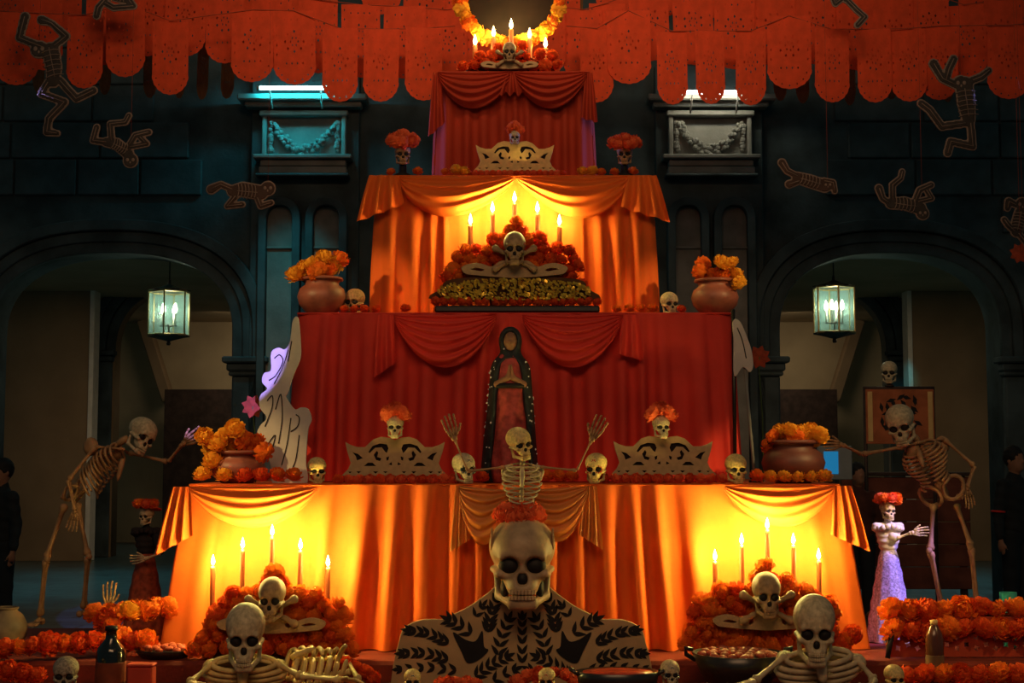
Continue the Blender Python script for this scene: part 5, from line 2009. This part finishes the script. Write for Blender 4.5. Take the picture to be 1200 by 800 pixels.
# ================================================================== catrina figures at the altar's sides
def catrina(label, x, Y, h, skirt_m, body_m, hat_m, arm_pts, hand_dir, rz, hair=None):
    t = thing('catrina_doll', label, 'doll', (at(x, 500, Y).x, Y, SZ + 0.002))
    prof = []
    for i in range(13):
        v = i / 12
        r = 0.10 * (1 - v) ** 0.8 + 0.05
        prof.append((r * (1.06 if i % 2 else 1.0), v * 0.60))
    b = MB()
    n = 40
    vs, fs = [], []
    for i, (r, z) in enumerate(prof):
        for k in range(n):
            a = 2 * PI * k / n
            rr = r * (1 + 0.08 * (1 - i / 12) * math.sin(k * PI / 2))
            vs.append(V((rr * math.cos(a), rr * math.sin(a), z)))
    for i in range(len(prof) - 1):
        for k in range(n):
            fs.append((i * n + k, i * n + (k + 1) % n, (i + 1) * n + (k + 1) % n, (i + 1) * n + k))
    b.add(vs, fs)
    obj('skirt', b.mesh(), skirt_m, t, scale=h)

    def bod(P):
        Q = (np.abs(P[0]), P[1], P[2])
        d = s_ell(Q, (0, 0, 0.69), (0.075, 0.055, 0.10))
        d = smin(d, s_cap(Q, (0, 0, 0.6), (0, 0, 0.66), 0.05), 0.03)
        d = smin(d, s_ell(Q, (0.075, 0, 0.75), (0.035, 0.035, 0.035)), 0.03)
        d = smin(d, s_cap(Q, (0, 0, 0.76), (0, 0, 0.82), 0.022), 0.02)
        return d + 0.003 * np.sin(P[2] * 160)
    obj('bodice', snet(bod, (-0.14, -0.1, 0.54), (0.14, 0.1, 0.85), 44), body_m, t, scale=h)
    s = skull_part(t, (0, -0.005, 0.80 * h), 0.13 * h, (0, 0, rz), BONE, world=False)
    hb = MB()
    hb.lathe([(0.02, 0.0), (0.095, 0.012), (0.1, 0.02), (0.06, 0.022), (0.056, 0.05), (0.04, 0.062), (0.004, 0.065)], 28)
    ho = obj('hat', hb.mesh(), hat_m, t, (0, 0.01, 0.905 * h), (math.radians(-12), math.radians(8), 0), h)
    for k in range(7):
        a = k * 0.9 + 0.4
        obj('hat_flower', MARI[k % 4], FL_R if k % 2 else FL_O, t, (0.06 * h * math.cos(a), -0.03 * h + 0.05 * h * math.sin(a), 0.95 * h), (0.8, 0.2 * k, k), 0.036 * h)
    bs = WL[t.name]
    fb_ = MB()
    for k in range(14):
        a = 2 * PI * k / 14
        fb_.ell(V((0.075 * h * math.cos(a), 0.06 * h * math.sin(a) - 0.01, 0.755 * h + 0.008 * math.sin(3 * a))), 0.02 * h, 7, 5)
    obj('ruffle_collar', fb_.mesh(), body_m, t)
    for pts in arm_pts:
        P3 = [at(a, b_, Y + c) for a, b_, c in pts]
        W(t, 'sleeve', MB().tube([P3[0], P3[0].lerp(P3[1], 0.6), P3[1]], [0.035, 0.026, 0.022], 8), body_m)
        W(t, 'forearm', bone_mesh(P3[1], P3[2], 0.0075), BONE)
        d = V(hand_dir)
        W(t, 'hand', hand_mb(P3[2], d, (0, -0.2, 1), 0.105, 0.3), BONE)
    return t


SPARK = mat('sparkling_violet_cloth', (0.62, 0.55, 0.75), 0.35, var=0.55, vscale=70, bump=0.5, bscale=120, spec=0.7)
catrina('white and violet lit skeleton lady doll right of the lowest step', 1038, 9.0, 0.92, SPARK, WHITEP, FL_O, [[(1042, 628, -0.02), (1052, 630, -0.08), (1068, 624, -0.12)]], (1, 0, 0.1), 0.3)
DARKV = mat('black_velvet', (0.02, 0.015, 0.016), 0.85, var=0.3)
catrina('dark dressed skeleton lady doll with orange hat left of the lowest step', 174, 9.05, 0.88, mat('rust_skirt', (0.4, 0.07, 0.03), 0.8, var=0.4, vscale=30), DARKV, FL_D, [[(184, 628, -0.02), (188, 648, -0.08), (172, 654, -0.12)]], (-1, 0, -0.1), -0.4)

# tall white paper flame cut-outs standing at the second step's corners
def paper_flame(label, pts, Y, base_y, zbase, rz, marks):
    c = at(pts[0][0], base_y, Y)
    t = thing('paper_cutout', label, 'decoration', (c.x, Y, zbase))
    k = mp(1, Y)
    lp = cr([((x - pts[0][0]) * k, (base_y - y) * k) for x, y in pts], 5)
    obj('board', plate([lp], 0.012, 0.002), WHITEP, t, (0, 0, c.z - zbase), (0, 0, rz))
    b = MB()
    for mk_ in marks:
        b.tube([V(((x - pts[0][0]) * k, -0.011, (base_y - y) * k)) for x, y in cr(mk_, 5, False)], 0.0035, 5)
    obj('drawn_lines', b.mesh(), BLACKP, t, (0, 0, c.z - zbase), (0, 0, rz))
    return t


paper_flame('jagged white paper cut-out with drawn scrolls by the left side of the scarlet step', [
    (322, 568), (316, 540), (302, 512), (304, 500), (312, 490), (304, 478), (304, 464), (312, 456), (306, 448), (308, 438), (316, 434), (316, 414), (324, 408), (332, 410), (338, 400), (341, 376), (347, 373), (350, 400), (350, 420), (342, 440), (336, 460), (334, 466), (344, 480), (352, 478), (360, 480), (364, 492), (360, 505), (358, 540), (358, 568)],
    8.98, 568, ZT1 + 0.006, 0.0, [
        [(320, 420), (326, 416), (330, 424), (322, 440), (314, 446)], [(312, 470), (318, 464), (318, 478), (310, 500)], [(336, 410), (330, 430), (320, 450)], [(340, 400), (336, 424)],
        [(326, 520), (330, 490), (328, 462), (322, 480)], [(340, 490), (336, 520), (330, 545)], [(346, 486), (350, 490), (348, 500), (340, 506)], [(314, 520), (322, 510), (318, 530)], [(350, 510), (346, 540), (338, 556)]])
paper_flame('narrow white paper cut-out at the right edge of the scarlet step', [
    (862, 440), (862, 400), (861, 380), (864, 374), (870, 378), (876, 392), (882, 410), (884, 428), (880, 436), (872, 430)],
    9.22, 566, ZT1 + 0.006, 0.0, [[(866, 384), (872, 400), (876, 420)]])
obj('support_pole', MB().tube([(0, 0.012, 0), (0, 0.012, 1.1)], 0.012, 8).mesh(), METAL, bpy.data.objects['paper_cutout.001'])
pole_b = at(884, 540, 9.3)
po = thing('stage_pole', 'thin pale pole leaning on the right side of the scarlet step', 'pole', (pole_b.x, 9.2, ZT1 + 0.006))
W(po, 'pole', MB().tube([V((at(884, 500, 9.2).x, 9.2, ZT1 + 0.006)), at(873, 430, 9.24)], 0.010, 8), STONE_L)
W(po, 'foot', MB().lathe([(0.04, 0), (0.04, 0.012), (0.014, 0.02)], 14, (at(884, 500, 9.2).x, 9.2, ZT1 + 0.006)), METAL)

# ================================================================== marigold borders of the stage
def garland(label, pts, Y, r, m_list, n, name='marigold_garland', zb=None):
    P = cr(pts, 20, False)
    L = [0]
    for a, b in zip(P[:-1], P[1:]):
        L.append(L[-1] + math.hypot(b[0] - a[0], b[1] - a[1]))
    Ys = Y if hasattr(Y, '__len__') else (Y, Y)
    pos = []
    for i in range(n):
        d = L[-1] * i / (n - 1)
        k = max(j for j in range(len(L)) if L[j] <= d + 1e-6)
        k = min(k, len(P) - 2)
        f = (d - L[k]) / max(1e-6, L[k + 1] - L[k])
        x = P[k][0] + (P[k + 1][0] - P[k][0]) * f
        y = P[k][1] + (P[k + 1][1] - P[k][1]) * f
        pos.append(at(x, y + FRND.uniform(-1.5, 1.5), Ys[0] + (Ys[1] - Ys[0]) * i / (n - 1)))
    t = thing(name, label, 'garland', pos[0], 0, 'marigold garlands along the stage')
    W(t, 'cord', MB().tube(pos, 0.006, 5), STRING)
    for i, p in enumerate(pos):
        blossom(p, mp(r * FRND.uniform(0.9, 1.12), Y if not hasattr(Y, '__len__') else Y[0]), m_list[i % len(m_list)], t)
    return t


garland('row of deep orange marigolds along the left stage edge', [(-14, 760), (40, 756), (90, 752), (128, 752)], (8.0, 8.3), 13.5, [FL_D, FL_D, FL_O], 9)
garland('orange marigold row below the left skeleton\'s feet, near the dark bottle', [(112, 718), (124, 728), (136, 742), (160, 752), (172, 750)], (8.5, 8.3), 14, [FL_O, FL_D, FL_O], 6)
garland('bright marigold row running from the lowest step to the left', [(196, 712), (180, 714), (164, 716), (146, 716), (130, 720)], 8.6, 13.5, [FL_O, FL_O, FL_O], 6)
tag(blossom(at(152, 716, 8.45), mp(13.5, 8.45), FL_Y, None, 'marigold'), 'largest bright yellow marigold head left of the lowest step', 'flower')
garland('upper row of orange marigolds on the right stage rail', [(1044, 716), (1100, 714), (1150, 714), (1212, 716)], 8.30, 15, [FL_O, FL_O, FL_D], 9)
garland('second row of orange marigolds hanging on the right stage rail', [(1046, 738), (1100, 738), (1160, 736), (1214, 738)], 8.24, 14, [FL_O, FL_D, FL_D], 9)
garland('lowest row of deep orange marigolds in front of the right stage rail', [(1062, 792), (1120, 792), (1170, 790), (1214, 792)], 7.95, 15, [FL_D, FL_D, FL_O], 8)
garland('row of deep orange marigolds along the bottom left corner', [(-8, 782), (20, 786), (44, 792)], 7.8, 12, [FL_D, FL_D], 4)
garland('short row of deep orange marigolds below the right mound', [(1000, 742), (990, 752), (986, 762)], 8.2, 11, [FL_D, FL_O], 3)
garland('low row of coral marigolds in front of the shoulder board, left of the middle', [(516, 802), (530, 800), (545, 800), (556, 802)], 7.75, 9, [FL_R], 5)
garland('low row of coral marigolds around the small middle skull', [(606, 800), (618, 792), (640, 790), (662, 792), (674, 800)], 7.8, 11, [FL_R], 6)
garland('low row of coral marigolds at the foot of the shoulder board\'s left end', [(404, 778), (414, 782), (426, 788), (438, 796)], 7.9, 11, [FL_D], 4)

# right stage rail: cut-paper panel
RY2 = 8.30
rx0, rx1 = at(1040, 740, RY2).x, at(1232, 740, RY2).x
rail = thing('stage_rail', 'low rail with cut-paper scroll panel between marigold rows at right', 'rail', ((rx0 + rx1) / 2, RY2, SZ + 0.002))
zr1 = at(1100, 722, RY2).z - SZ
hw_ = (rx1 - rx0) / 2
holes = []
rr5 = random.Random(2)
for i in range(16):
    for j in range(3):
        x = -hw_ + 0.05 + i * (2 * hw_ - 0.1) / 15
        z = 0.05 + j * 0.06 + (0.02 if i % 2 else 0)
        a = rr5.uniform(0, PI)
        holes.append([(x + 0.02 * math.cos(a + q) * (1 if k % 2 else 0.55), z + 0.02 * math.sin(a + q) * (1 if k % 2 else 0.55)) for k, q in enumerate([2 * PI * h / 8 for h in range(8)])])
obj('paper_panel', plate([[(-hw_, 0.002), (hw_, 0.002), (hw_, zr1), (-hw_, zr1)]] + holes, 0.006), mat('rust_paper', (0.45, 0.055, 0.025), 0.8, var=0.2, translucent=0.2), rail, (0, -0.03, 0))
obj('rail_beam', MB().box((0, 0.02, zr1 - 0.02), (2 * hw_, 0.06, 0.04), bev=0.006).mesh(False), DARKWOOD, rail)
for s in (-1, 0, 1):
    obj('rail_post', MB().box((s * (hw_ - 0.02), 0.02, zr1 / 2 - 0.02), (0.04, 0.05, zr1 - 0.04), bev=0.005).mesh(False), DARKWOOD, rail)
bst = thing('leaning_stick', 'short dark stick leaning at the end of the right stage rail', 'stick', (at(1040, 770, 8.2).x, 8.18, SZ + 0.002))
W(bst, 'stick', MB().tube([V((at(1040, 770, 8.18).x, 8.18, SZ + 0.008)), at(1046, 739, 8.2)], 0.014, 8), BLACKP)
W(bst, 'tip', MB().tube([at(1046, 739, 8.2), at(1046.6, 736, 8.2)], 0.017, 8), METAL)

# ================================================================== offerings in front
def bottle(label, x, Y, top_y, w, m, lab_m, cap_m, shoulder=0.6):
    b0 = V((at(x, 500, Y).x, Y, SF + 0.002))
    H = at(x, top_y, Y).z - b0.z
    r = mp(w / 2, Y)
    t = thing('bottle', label, 'bottle', b0)
    obj('glass_body', MB().lathe([(r * 0.92, 0), (r, 0.012), (r, H * shoulder), (r * 0.85, H * (shoulder + 0.08)), (r * 0.4, H * (shoulder + 0.2)), (r * 0.34, H * 0.93), (r * 0.4, H * 0.94), (r * 0.38, H * 0.96)], 24).mesh(), m, t)
    obj('paper_label', MB().lathe([(r * 1.01, H * 0.15), (r * 1.015, H * 0.16), (r * 1.015, H * 0.45), (r * 1.01, H * 0.46)], 24).mesh(), lab_m, t)
    obj('cap', MB().lathe([(r * 0.42, H * 0.93), (r * 0.42, H * 0.995), (r * 0.3, H)], 16).mesh(), cap_m, t)
    return t


DG = mat('dark_glass', (0.012, 0.012, 0.01), 0.12, spec=0.7, var=0.1)
bottle('dark glass bottle with rust label at front left', 136, 7.75, 733, 34, DG, mat('rust_label', (0.25, 0.05, 0.02), 0.7, var=0.3), BLACKP, 0.6)
bottle('amber bottle with pale neck label before the right marigold rail', 1089, 8.0, 726, 21, mat('amber_glass', (0.10, 0.03, 0.012), 0.2, spec=0.6, var=0.2), mat('brown_label', (0.2, 0.11, 0.05), 0.7, var=0.3), CREAMBOARD, 0.72)


def bowl(label, x, Y, zc, w, hpx, m, handles, food, fm, nfood, fr):
    t = thing('clay_bowl', label, 'bowl', (at(x, 500, Y).x, Y, SF + 0.002))
    r, H = mp(w / 2, Y), mp(hpx, Y)
    obj('bowl_body', MB().lathe([(r * 0.4, 0), (r * 0.45, 0.008), (r * 0.8, H * 0.4), (r, H), (r * 0.95, H), (r * 0.85, H * 0.75), (r * 0.4, H * 0.7)], 32).mesh(), m, t)
    if handles:
        for s in (-1, 1):
            obj('handle', MB().tube([(s * r * 0.92, 0, H * 0.8), (s * r * 1.12, 0, H * 0.95), (s * r * 1.14, 0, H * 1.12), (s * r * 0.97, 0, H * 1.08)], 0.012, 8).mesh(), m, t)
    r6 = random.Random(x)
    for i in range(nfood):
        a = i * 2.4
        d = r * 0.82 * math.sqrt((i + 0.5) / nfood)
        b = MB().ell((0, 0, 0), (fr, fr * 0.9, fr * 0.62), 9, 6)
        obj(food, b.mesh(), fm, t, (d * math.cos(a), d * math.sin(a), H * 0.92 + r6.uniform(0, 0.012) + 0.02 * (1 - d / r)), (r6.uniform(-0.3, 0.3), r6.uniform(-0.3, 0.3), r6.uniform(0, 3)))
    return t


RED_F = mat('red_glazed_bread', (0.55, 0.10, 0.05), 0.45, var=0.4, vscale=30, bump=0.3)
bowl('black clay bowl heaped with small red breads at right', 862, 7.80, 0, 108, 43, BLACKCLAY, True, 'bread_piece', RED_F, 42, 0.028)
pl = thing('serving_dish', 'dark oval dish with a flat red filling below the shoulder board', 'dish', (at(722, 500, 7.6).x, 7.6, SF + 0.002))
rr_ = mp(48, 7.6)
obj('dish_body', MB().lathe([(rr_ * 0.6, -0.055), (rr_ * 0.66, -0.05), (rr_ * 0.95, 0.02), (rr_, 0.075), (rr_ * 0.96, 0.075), (rr_ * 0.6, 0.03)], 32).mesh(), BLACKCLAY, pl, (0, 0, 0.055), scale=(1, 0.7, 1))
obj('filling', MB().lathe([(rr_ * 0.5, 0.04), (rr_ * 0.86, 0.055), (rr_ * 0.84, 0.072), (rr_ * 0.5, 0.08), (0.01, 0.082)], 32).mesh(), mat('red_sauce', (0.6, 0.07, 0.03), 0.3, var=0.4, vscale=14, bump=0.3), pl, (0, 0, 0.055), scale=(1, 0.7, 1))
for s in (-1, 1):
    obj('handle', MB().tube([(s * rr_ * 0.94, -0.04, 0.06), (s * rr_ * 1.14, -0.03, 0.085), (s * rr_ * 1.14, 0.03, 0.085), (s * rr_ * 0.94, 0.04, 0.06)], 0.009, 8).mesh(), BLACKCLAY, pl, (0, 0, 0.055))
tr_ = thing('serving_tray', 'dark tray with glossy red food at the left mound\'s foot', 'tray', (at(198, 500, 8.28).x, 8.28, SZ + 0.002))
obj('tray_body', MB().lathe([(0.19, 0), (0.21, 0.02), (0.25, 0.05), (0.24, 0.05), (0.2, 0.015)], 32).mesh(), BLACKCLAY, tr_, scale=(0.68, 0.6, 0.9))
for i in range(22):
    a = i * 2.4
    d = 0.125 * math.sqrt((i + 0.5) / 22)
    obj('food_piece', MB().ell((0, 0, 0), (0.026, 0.022, 0.014), 9, 6).mesh(), RED_F, tr_, (d * math.cos(a), 0.7 * d * math.sin(a), 0.045 + 0.008 * (i % 3)), (0.1, 0.1, i))

# small skulls along the bottom edge
lone_skull('small yellow skull at the bottom edge, left of the shoulder board', 485, 7.6, 27, SF + 0.002, 0.1, BONE_Y, paint=PAINT_B, stand=0.02)
lone_skull('small reddish skull at the bottom edge, just below the giant skull', 640, 7.6, 28, SF + 0.002, -0.1, BONE_Y, paint=PAINT_R, stand=0.02)
lone_skull('small pale skull at the bottom edge, right of the red dish', 783, 7.6, 31, SF + 0.002, 0.1, BONE, paint=PAINT_B, stand=0.047)
lone_skull('pale skull at the bottom edge, beside the front right skeleton', 1042, 7.45, 31, SF + 0.002, 0.15, BONE_Y, stand=0.046)
lone_skull('grey rounded skull low at the bottom left, next to the dark bottle', 84, 7.5, 41, SF + 0.002, 0.15, mat('grey_bone', (0.34, 0.28, 0.2), 0.6, var=0.5, vscale=18), stand=0.036)
# mug and pale vase
vz = thing('vase', 'dim pale round vase behind the marigolds at the left edge', 'vase', (at(12, 500, 8.5).x, 8.5, SZ + 0.002))
obj('vase_body', MB().lathe([(0.06, 0), (0.08, 0.01), (0.125, 0.09), (0.13, 0.15), (0.1, 0.21), (0.07, 0.235), (0.075, 0.25), (0.055, 0.24)], 24).mesh(), mat('pale_ceramic', (0.24, 0.16, 0.10), 0.5, var=0.4, vscale=10), vz)
obj('vase_rim', MB().tube([V((0.073 * math.cos(a), 0.073 * math.sin(a), 0.25)) for a in [2 * PI * i / 20 for i in range(20)]], 0.007, 6, closed=True).mesh(), MATS['pale_ceramic'], vz)
rk = thing('red_box', 'small red box on the stage beside the dark bottle', 'box', (at(172, 500, 7.7).x, 7.7, SF + 0.002))
obj('box_body', MB().box((0, 0, 0.07), (0.13, 0.1, 0.14), bev=0.008).mesh(False), mat('red_card', (0.6, 0.06, 0.03), 0.7, var=0.2), rk)
obj('box_lid', MB().box((0, 0, 0.148), (0.14, 0.11, 0.014), bev=0.005).mesh(False), MATS['red_card'], rk)
mug = thing('teal_cup', 'teal rimmed cup standing behind the right marigold rail', 'cup', (at(1176, 500, 8.7).x, 8.7, SZ + 0.002))
mh = at(1176, 694, 8.7).z - SZ
obj('cup_body', MB().lathe([(0.035, 0), (0.045, 0.01), (0.05, mh), (0.044, mh), (0.04, 0.02)], 20).mesh(), mat('teal_ceramic', (0.03, 0.25, 0.22), 0.4, var=0.2), mug)
obj('cup_handle', MB().tube([(0.048, 0, mh * 0.85), (0.085, 0, mh * 0.75), (0.085, 0, mh * 0.55), (0.046, 0, mh * 0.45)], 0.007, 8).mesh(), MATS['teal_ceramic'], mug)
# bright foot-like hand sign candle holder left of the step
hs = thing('hand_ornament', 'small upright bony hand ornament among the left marigolds', 'decoration', (at(126, 500, 8.75).x, 8.75, SZ + 0.002))
hw0 = at(127, 712, 8.75)
W(hs, 'arm_bone', bone_mesh(V((hw0.x, 8.75, SZ + 0.004)), hw0, 0.012), BONE_O)
W(hs, 'hand', hand_mb(hw0, (0.02, 0, 1), (1, 0, 0), 0.15, 0.2), BONE_O)
# red paper leaves beside the steps
for lab, x, y, Y in (('drooping red paper flower behind the left pot of the lowest step', 296, 476, 9.22), ('small red paper flower beside the right edge of the scarlet step', 890, 418, 9.35), ('red paper flower at the right picture edge', 1196, 296, 10.6)):
    p = at(x, y, Y)
    t = thing('paper_flower', lab, 'flower', p)
    for k in range(8):
        a = k * 0.785 + 0.3
        pts = [V((0, 0, 0)), V((0.6, 0.05, 0.3)), V((0.95, -0.1, 0.0)), V((0.6, 0.05, -0.3)), V((0.5, -0.06, 0))]
        R3 = Matrix.Rotation(a, 3, 'Y') @ Matrix.Rotation(0.35, 3, 'Z')
        b = MB().add([R3 @ q * 0.085 for q in pts], [(0, 1, 4), (1, 2, 4), (2, 3, 4), (3, 0, 4)])
        me = b.mesh()
        obj('petal', me, mat('rust_crepe', (0.32, 0.05, 0.02), 0.85, var=0.3, vscale=30), t)
    if y > 350:
        dz = ZT1 + 0.006 - p.z
        obj('wire_stem', MB().tube([(0, 0, 0), (0.0, 0.03, -0.06), (0.02, 0.03, dz * 0.5), (0.02, 0.03, dz)], 0.004, 5).mesh(), MATS['green_stem'], t)
    else:
        obj('thread', MB().tube([(0, 0, 0), (0, 0, 5.6 - p.z)], 0.0015, 4).mesh(), STRING, t)

# ================================================================== people and furniture behind
SKIN = mat('skin_warm', (0.30, 0.14, 0.08), 0.6, var=0.1)
BLKC = mat('black_jacket', (0.015, 0.018, 0.02), 0.85, var=0.3)
JEAN = mat('dark_trousers', (0.014, 0.018, 0.022), 0.85, var=0.3)
HAIR = mat('dark_hair', (0.012, 0.010, 0.010), 0.7, var=0.3)
px_ = at(1188, 500, 14.2)
person('person in dark clothes with a red sleeve band standing at the right edge', px_.x, 14.2, 1.74, 0.5, BLKC, JEAN, HAIR, SKIN, stripe=True)
px_ = at(4, 500, 13.4)
person('person in dark clothes standing in shadow at the left edge', px_.x, 13.4, 1.62, -0.6, BLKC, JEAN, HAIR, SKIN)
px_ = at(1004, 500, 15.0)
person('person in a dark rust top standing behind the right end of the altar', px_.x, 15.0, 1.58, 0.2, mat('rust_top', (0.10, 0.03, 0.018), 0.8, var=0.3), JEAN, HAIR, SKIN)

# chair-like banner with scroll print and a skull on top, seen in the right arch
KY = 15.2
kb = at(1055, 500, KY)
ban = thing('printed_banner', 'orange banner with dark scroll print and pale edges behind the right skeleton', 'banner', (kb.x, KY, 0.0))
zt_, zb_ = at(1055, 456, KY).z, at(1055, 520, KY).z
wb = mp(80, KY)
ORP = mat('orange_print_cloth', (0.45, 0.13, 0.05), 0.8, var=0.3, vscale=6)
obj('cloth_sheet', MB().box((0, 0, (zt_ + zb_) / 2), (wb, 0.02, zt_ - zb_), bev=0.004).mesh(False), ORP, ban)
for s in (-1, 1):
    obj('pale_edge', MB().box((s * wb * 0.44, -0.014, (zt_ + zb_) / 2), (wb * 0.07, 0.01, zt_ - zb_ - 0.05), bev=0.002).mesh(False), CREAMBOARD, ban)
    obj('frame_post', MB().tube([(s * wb * 0.5, 0.03, 0.0), (s * wb * 0.5, 0.03, zt_ + 0.03)], 0.02, 8).mesh(), DARKWOOD, ban)
lo_ = []
r8 = random.Random(4)
for i in range(26):
    x, z = r8.uniform(-0.30, 0.26) * wb, zb_ + (zt_ - zb_) * r8.uniform(0.25, 0.92)
    a = r8.uniform(0, 6.28)
    c_, s_ = math.cos(a), math.sin(a)
    L = 0.055
    lo_.append(MB().add([V((x - L * c_, -0.0125, z - L * s_)), V((x - 0.4 * L * s_, -0.0135, z + 0.4 * L * c_)), V((x + L * c_, -0.0125, z + L * s_)), V((x + 0.4 * L * s_, -0.0135, z - 0.4 * L * c_))], [(0, 3, 2, 1)]))
lb = MB()
for b in lo_:
    lb.add(b.v, b.f)
obj('scroll_print', lb.mesh(False), BLACKP, ban)
obj('top_rail', MB().tube([(-wb * 0.52, 0.03, zt_ + 0.01), (wb * 0.52, 0.03, zt_ + 0.01)], 0.022, 8).mesh(), DARKWOOD, ban)
ks = thing('skull_ornament', 'pale skull on top of the orange banner in the right arch', 'skull', (at(1044, 500, KY).x, KY + 0.03, zt_ + 0.03))
obj('short_post', MB().lathe([(0.05, 0), (0.05, 0.015), (0.02, 0.025), (0.02, 0.05)], 12).mesh(), DARKWOOD, ks)
skull_part(ks, (at(1044, 500, KY).x, KY + 0.03, zt_ + 0.06), mp(27, KY), (0, 0, -0.3), BONE)
# red box stall and monitor
stl = thing('market_stall', 'rust red wooden stall counter below the orange banner', 'counter', (at(1062, 500, 15.6).x, 15.7, 0.0))
for i in range(5):
    z0 = 0.35 + i * 0.24
    obj('plank', MB().box((0, 0, z0), (mp(150, 15.6), 0.06, 0.232), bev=0.008).mesh(False), mat('rust_planks', (0.17, 0.05, 0.03), 0.75, var=0.35, vscale=5, bump=0.2, bscale=30), stl)
for s in (-1, 1):
    obj('counter_leg', MB().box((s * mp(68, 15.6), 0.05, 0.72), (0.07, 0.07, 1.436), bev=0.01).mesh(False), DARKWOOD, stl)
obj('counter_top', MB().box((0, 0.12, 1.46), (mp(156, 15.6), 0.4, 0.04), bev=0.008).mesh(False), DARKWOOD, stl)
mo = thing('monitor', 'small glowing blue screen on the stall behind the right pot', 'monitor', (at(978, 500, 14.4).x, 14.4, 0.0))
mz0, mz1 = at(978, 562, 14.4).z, at(978, 522, 14.4).z
mw = mp(40, 14.4)
obj('casing', MB().box((0, 0.03, (mz0 + mz1) / 2), (mw, 0.05, mz1 - mz0), bev=0.008).mesh(False), mat('grey_casing', (0.25, 0.28, 0.28), 0.6, var=0.1), mo)
obj('screen', MB().box((-mw * 0.12, 0.001, (mz0 + mz1) / 2), (mw * 0.42, 0.006, (mz1 - mz0) * 0.66)).mesh(False), mat('blue_screen', (0.02, 0.1, 0.2), 0.4, emit=(0.02, 0.35, 0.75), emit_s=0.4), mo)
obj('stand', MB().tube([(0, 0.05, 0.02), (0, 0.05, mz0)], 0.03, 8).box((0, 0.05, 0.012), (0.4, 0.3, 0.024), bev=0.004).mesh(False), METAL, mo)
